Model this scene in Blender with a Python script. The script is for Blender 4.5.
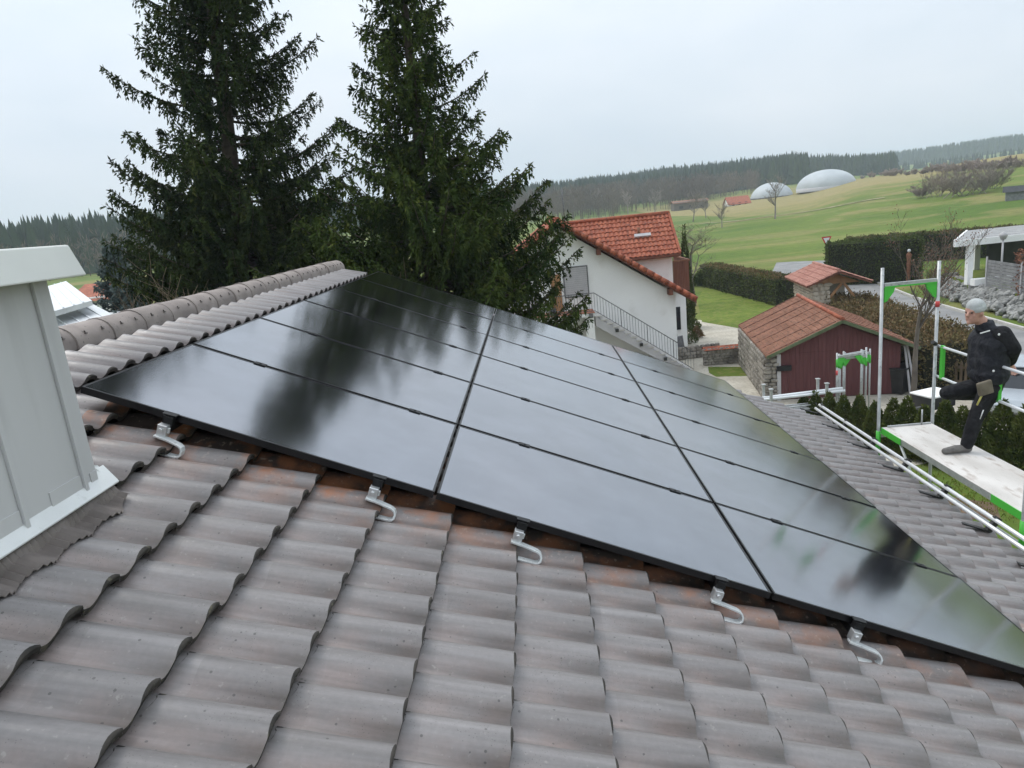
import bpy, math, random
import numpy as np
from mathutils import Vector, Matrix

for _o in list(bpy.data.objects):
    bpy.data.objects.remove(_o, do_unlink=True)
scene = bpy.context.scene
R = math.radians

# ------------------------------------------------------------------ camera
FOC = 692.965
YAW, PITCH, ROLL = -0.04562, 0.23776, -0.10361
CAM = np.array([2.229, -3.199, 7.5])
_f = np.array([math.sin(YAW) * math.cos(PITCH), math.cos(YAW) * math.cos(PITCH), -math.sin(PITCH)])
_r = np.array([math.cos(YAW), -math.sin(YAW), 0.0])
_u = np.cross(_r, _f)
_c, _s = math.cos(ROLL), math.sin(ROLL)
CR, CU, CF = _c * _r + _s * _u, -_s * _r + _c * _u, _f
cam_data = bpy.data.cameras.new('camera')
cam_data.sensor_width = 36.0
cam_data.lens = FOC / 1024 * 36
cam_data.clip_end = 5000
cam_data.clip_start = 0.05
cam = bpy.data.objects.new('camera', cam_data)
scene.collection.objects.link(cam)
m = Matrix.Identity(4)
for i in range(3):
    m[i][0], m[i][1], m[i][2], m[i][3] = CR[i], CU[i], -CF[i], CAM[i]
cam.matrix_world = m
scene.camera = cam

# ------------------------------------------------------------------ sky
SUN_EL, SUN_AZ = R(55), R(318)          # azimuth clockwise from +Y: high, ahead of the viewer on the left, behind thin cloud
world = bpy.data.worlds.new('World')
scene.world = world
world.use_nodes = True
wn, wl = world.node_tree.nodes, world.node_tree.links
wn.clear()
w_out = wn.new('ShaderNodeOutputWorld')
w_bg = wn.new('ShaderNodeBackground'); w_bg.inputs['Strength'].default_value = 0.1
w_sky = wn.new('ShaderNodeTexSky'); w_sky.sky_type = 'NISHITA'; w_sky.sun_disc = False
w_sky.sun_elevation = SUN_EL; w_sky.sun_rotation = SUN_AZ
w_sky.air_density = 1.0; w_sky.dust_density = 3.0
w_tc = wn.new('ShaderNodeTexCoord')
w_map = wn.new('ShaderNodeMapping'); w_map.inputs['Scale'].default_value = (1.0, 1.0, 2.6)
w_n = wn.new('ShaderNodeTexNoise'); w_n.inputs['Scale'].default_value = 2.2; w_n.inputs['Detail'].default_value = 5; w_n.inputs['Roughness'].default_value = 0.5
w_r = wn.new('ShaderNodeValToRGB')
w_r.color_ramp.elements[0].position = 0.3; w_r.color_ramp.elements[0].color = (5.55, 6.35, 7.15, 1)
w_r.color_ramp.elements[1].position = 0.72; w_r.color_ramp.elements[1].color = (6.95, 7.4, 7.95, 1)
w_sep = wn.new('ShaderNodeSeparateXYZ'); wl.new(w_tc.outputs['Generated'], w_sep.inputs['Vector'])
w_cl = wn.new('ShaderNodeClamp'); wl.new(w_sep.outputs['Z'], w_cl.inputs['Value'])
w_gr = wn.new('ShaderNodeMath'); w_gr.operation = 'MULTIPLY_ADD'; w_gr.inputs[1].default_value = 0.9; w_gr.inputs[2].default_value = 1.0   # overcast sky: brighter towards the zenith all round
wl.new(w_cl.outputs['Result'], w_gr.inputs[0])
w_mul = wn.new('ShaderNodeMix'); w_mul.data_type = 'RGBA'; w_mul.blend_type = 'MULTIPLY'; w_mul.inputs['Factor'].default_value = 1.0
wl.new(w_r.outputs['Color'], w_mul.inputs['A']); wl.new(w_gr.outputs['Value'], w_mul.inputs['B'])
w_mix = wn.new('ShaderNodeMix'); w_mix.data_type = 'RGBA'; w_mix.inputs['Factor'].default_value = 0.96
wl.new(w_tc.outputs['Generated'], w_map.inputs['Vector'])
wl.new(w_map.outputs['Vector'], w_n.inputs['Vector'])
wl.new(w_n.outputs['Fac'], w_r.inputs['Fac'])
wl.new(w_sky.outputs['Color'], w_mix.inputs['A'])
wl.new(w_mul.outputs['Result'], w_mix.inputs['B'])
wl.new(w_mix.outputs['Result'], w_bg.inputs['Color'])
wl.new(w_bg.outputs['Background'], w_out.inputs['Surface'])

# ------------------------------------------------------------------ sun behind thin overcast
sun_d = bpy.data.lights.new('sun', 'SUN'); sun_d.energy = 1.5; sun_d.angle = R(28); sun_d.color = (1.0, 0.96, 0.9)
sun = bpy.data.objects.new('sun', sun_d); scene.collection.objects.link(sun)
_sd = Vector((math.sin(SUN_AZ) * math.cos(SUN_EL), math.cos(SUN_AZ) * math.cos(SUN_EL), math.sin(SUN_EL)))
sun.rotation_euler = (-_sd).to_track_quat('-Z', 'Y').to_euler()

vs = scene.view_settings
vs.view_transform = 'Standard'; vs.look = 'None'; vs.exposure = 0.22; vs.gamma = 1.0; vs.use_curve_mapping = False
cy = scene.cycles
cy.use_denoising = True; cy.use_adaptive_sampling = True; cy.adaptive_threshold = 0.025
cy.max_bounces = 6; cy.diffuse_bounces = 3; cy.glossy_bounces = 3; cy.transmission_bounces = 3; cy.volume_bounces = 1; cy.transparent_max_bounces = 8
cy.caustics_reflective = False; cy.caustics_refractive = False

# ------------------------------------------------------------------ pixel -> place (a direction; the distance comes from a plane it touches)
def ray(px, py):
    return CF + CR * (px - 512) / FOC - CU * (py - 384) / FOC
def atX(px, py, x): d = ray(px, py); return CAM + d * (x - CAM[0]) / d[0]
def atY(px, py, y): d = ray(px, py); return CAM + d * (y - CAM[1]) / d[1]
def atZ(px, py, z=0.0): d = ray(px, py); return CAM + d * (z - CAM[2]) / d[2]
def to_px(P):
    d = np.asarray(P, float) - CAM
    z = d @ CF
    return 512 + FOC * (d @ CR) / z, 384 - FOC * (d @ CU) / z, z

# ------------------------------------------------------------------ materials
def new_mat(name):
    mt = bpy.data.materials.new(name); mt.use_nodes = True
    nt = mt.node_tree
    return mt, nt.nodes, nt.links, nt.nodes['Principled BSDF']

def noise_mat(name, c1, c2, scale=5.0, rough=0.8, detail=6, lo=0.35, hi=0.65, bump=0.0, bump_scale=None, metal=0.0, spec=0.4, stretch=(1, 1, 1), c3=None, spot_scale=None, spot_lo=0.6, spot_hi=0.7, bump_dist=0.02, rnd=0.0):
    """two colours mixed by noise in world space, a third as spots, fine bump, optional per-object brightness"""
    mt, n, l, b = new_mat(name)
    geo = n.new('ShaderNodeNewGeometry')
    mp = n.new('ShaderNodeMapping'); mp.inputs['Scale'].default_value = stretch
    l.new(geo.outputs['Position'], mp.inputs['Vector'])
    t = n.new('ShaderNodeTexNoise'); t.inputs['Scale'].default_value = scale; t.inputs['Detail'].default_value = detail
    l.new(mp.outputs['Vector'], t.inputs['Vector'])
    r = n.new('ShaderNodeValToRGB')
    r.color_ramp.elements[0].position = lo; r.color_ramp.elements[0].color = (*c1, 1)
    r.color_ramp.elements[1].position = hi; r.color_ramp.elements[1].color = (*c2, 1)
    l.new(t.outputs['Fac'], r.inputs['Fac'])
    col = r.outputs['Color']
    if c3 is not None:
        t3 = n.new('ShaderNodeTexNoise'); t3.inputs['Scale'].default_value = spot_scale or scale * 3; t3.inputs['Detail'].default_value = 4
        l.new(mp.outputs['Vector'], t3.inputs['Vector'])
        r3 = n.new('ShaderNodeValToRGB'); r3.color_ramp.elements[0].position = spot_lo; r3.color_ramp.elements[1].position = spot_hi
        l.new(t3.outputs['Fac'], r3.inputs['Fac'])
        mx = n.new('ShaderNodeMix'); mx.data_type = 'RGBA'
        l.new(r3.outputs['Color'], mx.inputs['Factor']); l.new(col, mx.inputs['A']); mx.inputs['B'].default_value = (*c3, 1)
        col = mx.outputs['Result']
    if rnd > 0:
        oi = n.new('ShaderNodeObjectInfo')
        mr = n.new('ShaderNodeMapRange'); mr.inputs['To Min'].default_value = 1 - rnd; mr.inputs['To Max'].default_value = 1 + rnd
        l.new(oi.outputs['Random'], mr.inputs['Value'])
        mv = n.new('ShaderNodeMix'); mv.data_type = 'RGBA'; mv.blend_type = 'MULTIPLY'; mv.inputs['Factor'].default_value = 1
        l.new(col, mv.inputs['A']); l.new(mr.outputs['Result'], mv.inputs['B']); col = mv.outputs['Result']
    l.new(col, b.inputs['Base Color'])
    b.inputs['Roughness'].default_value = rough; b.inputs['Metallic'].default_value = metal
    b.inputs['Specular IOR Level'].default_value = spec
    if bump > 0:
        tb = n.new('ShaderNodeTexNoise'); tb.inputs['Scale'].default_value = bump_scale or scale * 4; tb.inputs['Detail'].default_value = 5
        l.new(geo.outputs['Position'], tb.inputs['Vector'])
        bp = n.new('ShaderNodeBump'); bp.inputs['Strength'].default_value = bump; bp.inputs['Distance'].default_value = bump_dist
        l.new(tb.outputs['Fac'], bp.inputs['Height']); l.new(bp.outputs['Normal'], b.inputs['Normal'])
    return mt

# ------------------------------------------------------------------ mesh helpers
COL = scene.collection
class MB:
    def __init__(self): self.v, self.f, self.flat = [], [], []
    def add(self, vs_, fs_, smooth=False):
        k = len(self.v); self.v.extend([tuple(map(float, p)) for p in vs_])
        for q in fs_:
            self.f.append(tuple(i + k for i in q)); self.flat.append(not smooth)
        return self
    def obox(self, c, ax, ay, az):
        c, ax, ay, az = (np.asarray(q, float) for q in (c, ax, ay, az))
        if np.dot(np.cross(ax, ay), az) < 0: az = -az
        P = [c + sx * ax + sy * ay + sz * az for sz in (-1, 1) for sy in (-1, 1) for sx in (-1, 1)]
        return self.add(P, [(0, 2, 3, 1), (4, 5, 7, 6), (0, 1, 5, 4), (2, 6, 7, 3), (0, 4, 6, 2), (1, 3, 7, 5)])
    def box(self, x0, x1, y0, y1, z0, z1):
        return self.obox(((x0 + x1) / 2, (y0 + y1) / 2, (z0 + z1) / 2), ((x1 - x0) / 2, 0, 0), (0, (y1 - y0) / 2, 0), (0, 0, (z1 - z0) / 2))
    def prism(self, poly, ext):
        poly = [np.asarray(p, float) for p in poly]; e = np.asarray(ext, float); n = len(poly)
        nrm = sum((np.cross(poly[i] - poly[0], poly[(i + 1) % n] - poly[0]) for i in range(1, n - 1)), np.zeros(3))
        if np.dot(nrm, e) > 0: poly = poly[::-1]
        P = poly + [p + e for p in poly]
        return self.add(P, [tuple(range(n)), tuple(range(2 * n - 1, n - 1, -1))] + [(i, i + n, (i + 1) % n + n, (i + 1) % n) for i in range(n)])
    def bar(self, a, b, w, h, up=(0, 0, 1)):
        a, b = np.asarray(a, float), np.asarray(b, float); d = b - a; L = np.linalg.norm(d); d /= L
        s = np.cross(d, up); s /= max(np.linalg.norm(s), 1e-9); t = np.cross(s, d)
        return self.obox((a + b) / 2, d * L / 2, s * w / 2, t * h / 2)
    def tube(self, pts, r, n=8, cap=True, squash=None):
        pts = [np.asarray(p, float) for p in pts]; k = len(pts)
        rs = r if hasattr(r, '__len__') else [r] * k
        V = []; prev = None
        for i, p in enumerate(pts):
            d = pts[min(i + 1, k - 1)] - pts[max(i - 1, 0)]; d /= max(np.linalg.norm(d), 1e-9)
            if prev is None:
                a = np.cross(d, (0, 0, 1)) if abs(d[2]) < 0.9 else np.cross(d, (0, 1, 0))
            else: a = prev - d * np.dot(prev, d)
            a /= max(np.linalg.norm(a), 1e-9); prev = a; b = np.cross(d, a)
            for j in range(n):
                t = 2 * math.pi * j / n; V.append(p + rs[i] * (math.cos(t) * a + math.sin(t) * b))
        F = [(i * n + j, i * n + (j + 1) % n, (i + 1) * n + (j + 1) % n, (i + 1) * n + j) for i in range(k - 1) for j in range(n)]
        k0 = len(self.v); self.add(V, F, True)
        if cap:
            self.f.append(tuple(k0 + j for j in range(n - 1, -1, -1))); self.flat.append(True)
            self.f.append(tuple(k0 + (k - 1) * n + j for j in range(n))); self.flat.append(True)
        return self
    def lathe(self, prof, n=16, c=(0, 0, 0)):
        V = [(c[0] + r * math.cos(2 * math.pi * j / n), c[1] + r * math.sin(2 * math.pi * j / n), c[2] + z) for r, z in prof for j in range(n)]
        F = [(i * n + j, i * n + (j + 1) % n, (i + 1) * n + (j + 1) % n, (i + 1) * n + j) for i in range(len(prof) - 1) for j in range(n)]
        return self.add(V, F, True)
    def ball(self, c, r, n=12, mrows=8):
        r = r if hasattr(r, '__len__') else (r, r, r)
        V, F = [], []
        for i in range(mrows + 1):
            t = math.pi * i / mrows
            for j in range(n):
                u = 2 * math.pi * j / n
                V.append((c[0] + r[0] * math.sin(t) * math.cos(u), c[1] + r[1] * math.sin(t) * math.sin(u), c[2] - r[2] * math.cos(t)))
        for i in range(mrows):
            for j in range(n):
                F.append((i * n + j, i * n + (j + 1) % n, (i + 1) * n + (j + 1) % n, (i + 1) * n + j))
        return self.add(V, F, True)
    def mesh(self, name, mat=None):
        me = bpy.data.meshes.new(name); me.from_pydata(self.v, [], self.f)
        me.polygons.foreach_set('use_smooth', [not q for q in self.flat]); me.update()
        if mat: me.materials.append(mat)
        return me
    def build(self, name, mat, parent=None, world=False, bevel=0.0):
        return link(name, self.mesh(name, mat), parent, world, bevel)

def link(name, me, parent=None, world=False, bevel=0.0):
    o = bpy.data.objects.new(name, me); COL.objects.link(o)
    if parent is not None:
        o.parent = parent
        if world: o.matrix_parent_inverse = parent.matrix_basis.inverted()
    if bevel > 0:
        b = o.modifiers.new('bevel', 'BEVEL'); b.width = bevel; b.segments = 2; b.limit_method = 'ANGLE'; b.angle_limit = R(35)
    return o

def tag(o, label=None, cat=None, group=None, kind=None):
    if label: o['label'] = label
    if cat: o['category'] = cat
    if group: o['group'] = group
    if kind: o['kind'] = kind
    return o
def thing(name, label, cat, loc=(0, 0, 0), rz=0.0, group=None):
    o = bpy.data.objects.new(name, None); COL.objects.link(o)
    o.location = [float(q) for q in loc]; o.rotation_euler = (0, 0, rz); o.empty_display_size = 0.2
    return tag(o, label, cat, group)

def fast_mesh(name, V, F, mat, smooth=False):
    """V (n,3), F (m,k) arrays"""
    V = np.ascontiguousarray(V, np.float32); F = np.ascontiguousarray(F, np.int32); mcount, k = F.shape
    me = bpy.data.meshes.new(name)
    me.vertices.add(len(V)); me.vertices.foreach_set('co', V.ravel())
    me.loops.add(mcount * k); me.loops.foreach_set('vertex_index', F.ravel())
    me.polygons.add(mcount)
    me.polygons.foreach_set('loop_start', np.arange(0, mcount * k, k, dtype=np.int32))
    me.polygons.foreach_set('use_smooth', np.full(mcount, smooth))
    me.update(calc_edges=True)
    if mat: me.materials.append(mat)
    return me

def unit(a): return a / np.maximum(np.linalg.norm(a, axis=-1, keepdims=True), 1e-9)
def kites(P, D, L, W, rng, roll=None):
    """leaf / needle-spray faces: P base, D direction, L length, W width"""
    D = unit(D); rv = rng.normal(size=P.shape) if roll is None else roll
    S = unit(np.cross(D, rv)); L = np.asarray(L)[:, None]; W = np.asarray(W)[:, None]
    n = len(P); V = np.empty((n, 4, 3))
    V[:, 0] = P; V[:, 1] = P + D * L * 0.45 + S * W * 0.5; V[:, 2] = P + D * L; V[:, 3] = P + D * L * 0.45 - S * W * 0.5
    return V.reshape(-1, 3), np.arange(n * 4).reshape(n, 4)
def frusta(P0, P1, R0, R1, k=4):
    """tapered twig segments"""
    P0, P1 = np.asarray(P0, float), np.asarray(P1, float); R0 = np.asarray(R0, float)[:, None]; R1 = np.asarray(R1, float)[:, None]
    d = unit(P1 - P0); ref = np.where(np.abs(d[:, 2:3]) < 0.9, [[0, 0, 1.0]], [[0, 1.0, 0]])
    a = unit(np.cross(d, ref)); b = np.cross(d, a); n = len(P0)
    V = np.empty((n, 2 * k, 3))
    for j in range(k):
        t = 2 * math.pi * j / k; w = math.cos(t) * a + math.sin(t) * b
        V[:, j] = P0 + w * R0; V[:, k + j] = P1 + w * R1
    base = (np.arange(n) * 2 * k)[:, None]
    F = np.concatenate([base + np.array([[j, (j + 1) % k, k + (j + 1) % k, k + j]]) for j in range(k)], 0)
    return V.reshape(-1, 3), F

# ================================================================== the roof the viewer stands on
TH = 0.40448; CT, ST = math.cos(TH), math.sin(TH); Z0 = 6.912
def RP(s, y, h=0.0): return np.array([s * CT + h * ST, y, Z0 - s * ST + h * CT])
TW, TL = 0.1955, 0.345
S_B0, Y_J0 = -0.158, -1.520            # a course edge, a side joint
HB, STEP, AMP = -0.154, 0.054, 0.0142
S_RIDGE, S_EAVE_K = -0.715, 21
Y_NEAR, Y_FAR = -4.3, 7.27
def wave(t):                            # t = 0 at the far side joint, 1 at the near one
    xs = [0.0, 0.1, 0.22, 0.34, 0.48, 0.62, 0.75, 0.88, 1.0]
    zs = [-0.10, 0.55, 0.97, 0.92, 0.25, -0.58, -0.98, -0.85, -0.32]
    i = np.searchsorted(xs, t, 'right') - 1; i = min(max(i, 0), 7)
    def cat(k): return zs[min(max(k, 0), 8)]
    u = (t - xs[i]) / (xs[i + 1] - xs[i])
    p0, p1, p2, p3 = cat(i - 1), cat(i), cat(i + 1), cat(i + 2)
    return 0.5 * (2 * p1 + (p2 - p0) * u + (2 * p0 - 5 * p1 + 4 * p2 - p3) * u * u + (3 * p1 - p0 - 3 * p2 + p3) * u ** 3)
def roof_h(s, y):
    t = ((Y_J0 - y) / TW) % 1.0
    fr = ((s - S_B0) / TL) % 1.0
    return HB + AMP * wave(t) + STEP * fr

# ---- clay tile material: greyish engobe, pink dust in the hollows, dark specks, bare orange clay where it was scrubbed by the panels
mt_tile, n, l, b = new_mat('grey_clay_tile')
geo = n.new('ShaderNodeNewGeometry'); uv = n.new('ShaderNodeUVMap'); uv.uv_map = 'UVMap'
sep = n.new('ShaderNodeSeparateXYZ'); l.new(geo.outputs['Position'], sep.inputs['Vector'])
suv = n.new('ShaderNodeSeparateXYZ'); l.new(uv.outputs['UV'], suv.inputs['Vector'])
def math_n(op, a, bb=None, clamp=False):
    k = n.new('ShaderNodeMath'); k.operation = op; k.use_clamp = clamp
    for i, q in enumerate((a, bb)):
        if q is None: continue
        if isinstance(q, (int, float)): k.inputs[i].default_value = q
        else: l.new(q, k.inputs[i])
    return k.outputs[0]
def ramp_n(src, stops):
    k = n.new('ShaderNodeValToRGB'); e = k.color_ramp.elements
    while len(e) < len(stops): e.new(0.5)
    for i, (p, c) in enumerate(stops): e[i].position = p; e[i].color = (*c, 1) if len(c) == 3 else c
    l.new(src, k.inputs['Fac']); return k.outputs['Color']
def noise_n(scale, detail=5, vec=None, rough=0.55):
    k = n.new('ShaderNodeTexNoise'); k.inputs['Scale'].default_value = scale; k.inputs['Detail'].default_value = detail; k.inputs['Roughness'].default_value = rough
    l.new(vec if vec is not None else geo.outputs['Position'], k.inputs['Vector']); return k.outputs['Fac']
def mix_n(f, a, bb, blend='MIX'):
    k = n.new('ShaderNodeMix'); k.data_type = 'RGBA'; k.blend_type = blend
    for s_, q in (('Factor', f), ('A', a), ('B', bb)):
        if isinstance(q, (int, float)): k.inputs[s_].default_value = q
        elif isinstance(q, tuple): k.inputs[s_].default_value = (*q, 1)
        else: l.new(q, k.inputs[s_])
    return k.outputs['Result']
ty = math_n('FLOOR', math_n('DIVIDE', math_n('SUBTRACT', Y_J0, sep.outputs['Y']), TW))
tx = math_n('FLOOR', math_n('DIVIDE', math_n('SUBTRACT', sep.outputs['X'], S_B0 * CT), TL * CT))
cmb = n.new('ShaderNodeCombineXYZ'); l.new(tx, cmb.inputs['X']); l.new(ty, cmb.inputs['Y'])
wht = n.new('ShaderNodeTexWhiteNoise'); wht.noise_dimensions = '2D'; l.new(cmb.outputs['Vector'], wht.inputs['Vector'])
base = mix_n(noise_n(3.0), (0.190, 0.177, 0.176), (0.275, 0.257, 0.252))
base = mix_n(ramp_n(wht.outputs['Value'], [(0, (0, 0, 0)), (1, (0.45, 0.45, 0.45))]), base, (0.155, 0.142, 0.138))
# pink-beige dust lying in the hollow of each tile
hollow = ramp_n(suv.outputs['X'], [(0.40, (0, 0, 0)), (0.62, (1, 1, 1)), (0.92, (1, 1, 1)), (1.0, (0.2, 0.2, 0.2))])
dustn = ramp_n(noise_n(7.0), [(0.32, (0.1, 0.1, 0.1)), (0.68, (0.5, 0.5, 0.5))])
base = mix_n(mix_n(1.0, hollow, dustn, 'MULTIPLY'), base, (0.295, 0.213, 0.186))
# fine mottling and dark lichen specks
base = mix_n(1.0, base, ramp_n(noise_n(60.0, 4), [(0.3, (0.93, 0.93, 0.93)), (0.7, (1.05, 1.05, 1.05))]), 'MULTIPLY')
vor = n.new('ShaderNodeTexVoronoi'); vor.inputs['Scale'].default_value = 26.0; l.new(geo.outputs['Position'], vor.inputs['Vector'])
spk = math_n('MULTIPLY', math_n('LESS_THAN', vor.outputs['Distance'], 0.115), math_n('GREATER_THAN', noise_n(9.0, 2), 0.5))
base = mix_n(math_n('MULTIPLY', spk, 0.75), base, (0.075, 0.07, 0.065))
vor2 = n.new('ShaderNodeTexVoronoi'); vor2.inputs['Scale'].default_value = 95.0; l.new(geo.outputs['Position'], vor2.inputs['Vector'])
spk2 = math_n('MULTIPLY', math_n('LESS_THAN', vor2.outputs['Distance'], 0.16), math_n('GREATER_THAN', noise_n(5.0, 2), 0.52))
base = mix_n(math_n('MULTIPLY', spk2, 0.6), base, (0.09, 0.082, 0.075))
# water streaks running down the slope, pale lichen
mps = n.new('ShaderNodeMapping'); mps.inputs['Scale'].default_value = (1.6, 26.0, 1.6); l.new(geo.outputs['Position'], mps.inputs['Vector'])
base = mix_n(1.0, base, ramp_n(noise_n(1.0, 5, mps.outputs['Vector']), [(0.32, (0.78, 0.77, 0.76)), (0.68, (1.14, 1.14, 1.15))]), 'MULTIPLY')
base = mix_n(ramp_n(noise_n(46.0, 5), [(0.64, (0, 0, 0)), (0.72, (0.45, 0.45, 0.45))]), base, (0.36, 0.34, 0.31))
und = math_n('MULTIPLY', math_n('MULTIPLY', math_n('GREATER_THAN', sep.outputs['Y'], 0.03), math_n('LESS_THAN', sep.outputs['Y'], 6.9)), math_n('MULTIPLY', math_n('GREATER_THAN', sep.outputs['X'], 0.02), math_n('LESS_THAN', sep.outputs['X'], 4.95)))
base = mix_n(math_n('MULTIPLY', und, 0.85), base, (0.055, 0.042, 0.035))  # under the array: unweathered brown, with the shade there put into the colour
# bare orange clay in a band along the gable edge of the array, blotchy, strongest upslope
yy = math_n('ADD', sep.outputs['Y'], math_n('MULTIPLY', math_n('SUBTRACT', noise_n(4.0, 5), 0.5), 0.55))
band = ramp_n(math_n('ADD', math_n('MULTIPLY', yy, 1.0), 1.0), [(0.64, (0, 0, 0)), (0.86, (0.28, 0.28, 0.28)), (0.99, (0.9, 0.9, 0.9)), (1.0, (1, 1, 1))])
blot = ramp_n(noise_n(6.5, 6), [(0.44, (0.02, 0.02, 0.02)), (0.62, (0.9, 0.9, 0.9))])
upsl = ramp_n(math_n('DIVIDE', sep.outputs['X'], 5.0), [(0.25, (1, 1, 1)), (0.85, (0.35, 0.35, 0.35))])
limy = math_n('MULTIPLY', math_n('LESS_THAN', sep.outputs['Y'], 1.0), math_n('GREATER_THAN', sep.outputs['X'], 0.02))
bf = mix_n(1.0, mix_n(1.0, mix_n(1.0, band, blot, 'MULTIPLY'), upsl, 'MULTIPLY'), limy, 'MULTIPLY')
base = mix_n(bf, base, (0.40, 0.165, 0.08))
# pale scuffs in the same band
scf = ramp_n(noise_n(34.0, 5), [(0.60, (0, 0, 0)), (0.70, (0.55, 0.55, 0.55))])
base = mix_n(mix_n(1.0, mix_n(1.0, scf, band, 'MULTIPLY'), limy, 'MULTIPLY'), base, (0.52, 0.42, 0.34))
l.new(base, b.inputs['Base Color'])
l.new(ramp_n(noise_n(20.0), [(0.3, (0.33, 0.33, 0.33)), (0.7, (0.52, 0.52, 0.52))]), b.inputs['Roughness'])
b.inputs['Specular IOR Level'].default_value = 0.55
bp = n.new('ShaderNodeBump'); bp.inputs['Strength'].default_value = 0.12; bp.inputs['Distance'].default_value = 0.003
l.new(noise_n(90.0, 4), bp.inputs['Height']); l.new(bp.outputs['Normal'], b.inputs['Normal'])

mt_deck = noise_mat('roof_underlay', (0.03, 0.028, 0.026), (0.05, 0.045, 0.04), 4, 0.9)
mt_render = noise_mat('cream_render', (0.62, 0.6, 0.55), (0.7, 0.68, 0.63), 2, 0.9, bump=0.2, bump_scale=60)
mt_zinc = noise_mat('zinc_sheet', (0.42, 0.43, 0.43), (0.5, 0.51, 0.51), 3, 0.42, metal=0.85)

own = thing('tiled_house', 'house under grey clay tiles that carries the black solar panels', 'house', (0, 0, 0))
d = MB()
_sl = S_B0 + S_EAVE_K * TL
d.prism([RP(S_RIDGE, Y_NEAR, -0.19), RP(_sl - 0.03, Y_NEAR, -0.19), RP(_sl - 0.03, Y_NEAR, -0.34), RP(S_RIDGE, Y_NEAR, -0.34)], (0, Y_FAR - 0.03 - Y_NEAR, 0))
roof = d.build('roof', mt_deck, own)
xr = RP(S_RIDGE, 0, -0.19)[0]
def RPL(s, y, h=0.0):
    p = RP(s, y, h); p[0] = 2 * xr - p[0]; return p
d = MB(); d.prism([RPL(S_RIDGE + 0.01, Y_NEAR, -0.19), RPL(_sl, Y_NEAR, -0.19), RPL(_sl, Y_NEAR, -0.34), RPL(S_RIDGE + 0.01, Y_NEAR, -0.34)], (0, Y_FAR - 0.03 - Y_NEAR, 0))
d.build('rear_roof', mt_deck, own)
w = MB(); w.prism([(-6.6, 6.85, 0), (5.9, 6.85, 0), (5.9, 6.85, 4.0), (xr, 6.85, 6.78), (-6.6, 6.85, 4.2)], (0, -11.0, 0))
w.build('wall', mt_render, own)

def tile_mesh(name, nseg=11, flip=False):
    V, F, U, sm = [], [], [], []
    ts = np.linspace(0, 1, nseg + 1)
    head = -TL - 0.035
    rows = [(head, STEP * (1 + head / TL), 0), (-0.013, STEP, 0), (-0.002, STEP - 0.003, 1), (0.0, STEP - 0.007, 2), (-0.004, STEP - 0.027, 3)]
    for x, z, k in rows:
        for t in ts:
            a = wave(t)
            dip = 0.012 * max(0.0, -a) * (0.35 if x < -0.1 else 1.0) if x > head + 0.01 else 0.0
            xx = -0.002 - 0.0105 * max(0.0, math.sin(math.pi * min(1.0, (t + .02) / 0.56))) ** 0.8 if x == -0.013 else x
            V.append((xx, -t * TW, HB + z + AMP * a - dip - (0.003 if t == 1.0 else 0))); U.append((t, x / TL))
    m_ = nseg + 1
    for r_ in range(len(rows) - 1):
        for j in range(nseg):
            F.append((r_ * m_ + j, r_ * m_ + j + 1, (r_ + 1) * m_ + j + 1, (r_ + 1) * m_ + j)); sm.append(r_ != 3)
    # lip along the far side joint
    k = len(V)
    V += [(head, 0.0005, HB + rows[0][1] + AMP * wave(0) - 0.009), (0.0, 0.0005, HB + STEP + AMP * wave(0) - 0.020)]
    U += [(0, -1), (0, 0)]
    F.append((0, m_, k + 1, k)); sm.append(False)
    # painted dark marks for the shaded gaps beside the joint and under the roll above
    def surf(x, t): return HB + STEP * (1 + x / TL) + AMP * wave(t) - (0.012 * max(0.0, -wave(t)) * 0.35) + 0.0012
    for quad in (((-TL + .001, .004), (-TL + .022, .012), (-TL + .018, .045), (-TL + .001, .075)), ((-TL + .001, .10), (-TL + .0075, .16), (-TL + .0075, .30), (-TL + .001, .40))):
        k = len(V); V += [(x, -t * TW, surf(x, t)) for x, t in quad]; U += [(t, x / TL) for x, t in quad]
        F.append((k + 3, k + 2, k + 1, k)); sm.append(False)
    me = bpy.data.meshes.new(name); me.from_pydata(V, [], [f[::-1] for f in F] if True else F)
    me.polygons.foreach_set('use_smooth', sm)
    ul = me.uv_layers.new(name='UVMap')
    for lp in me.loops: ul.data[lp.index].uv = U[lp.vertex_index]
    me.materials.append(mt_tile); me.materials.append(mt_gapshade)
    me.polygons.foreach_set('material_index', [1 if nseg * 2 <= i < nseg * 4 or i > nseg * 4 or (nseg <= i < nseg * 2 and i - nseg < 6) else 0 for i in range(len(F))]); me.update()  # butt faces, roll edge strip and gap marks carry the painted shade
    return me
mt_gapshade = noise_mat('tile_edge_gap_shade', (0.022, 0.020, 0.018), (0.06, 0.052, 0.045), 12, 0.9, c3=(0.11, 0.10, 0.07), spot_scale=30, spot_lo=.6, spot_hi=.72)  # near-black colour standing in for the shade in the gaps between courses
tile_me = tile_mesh('tile')
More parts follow.
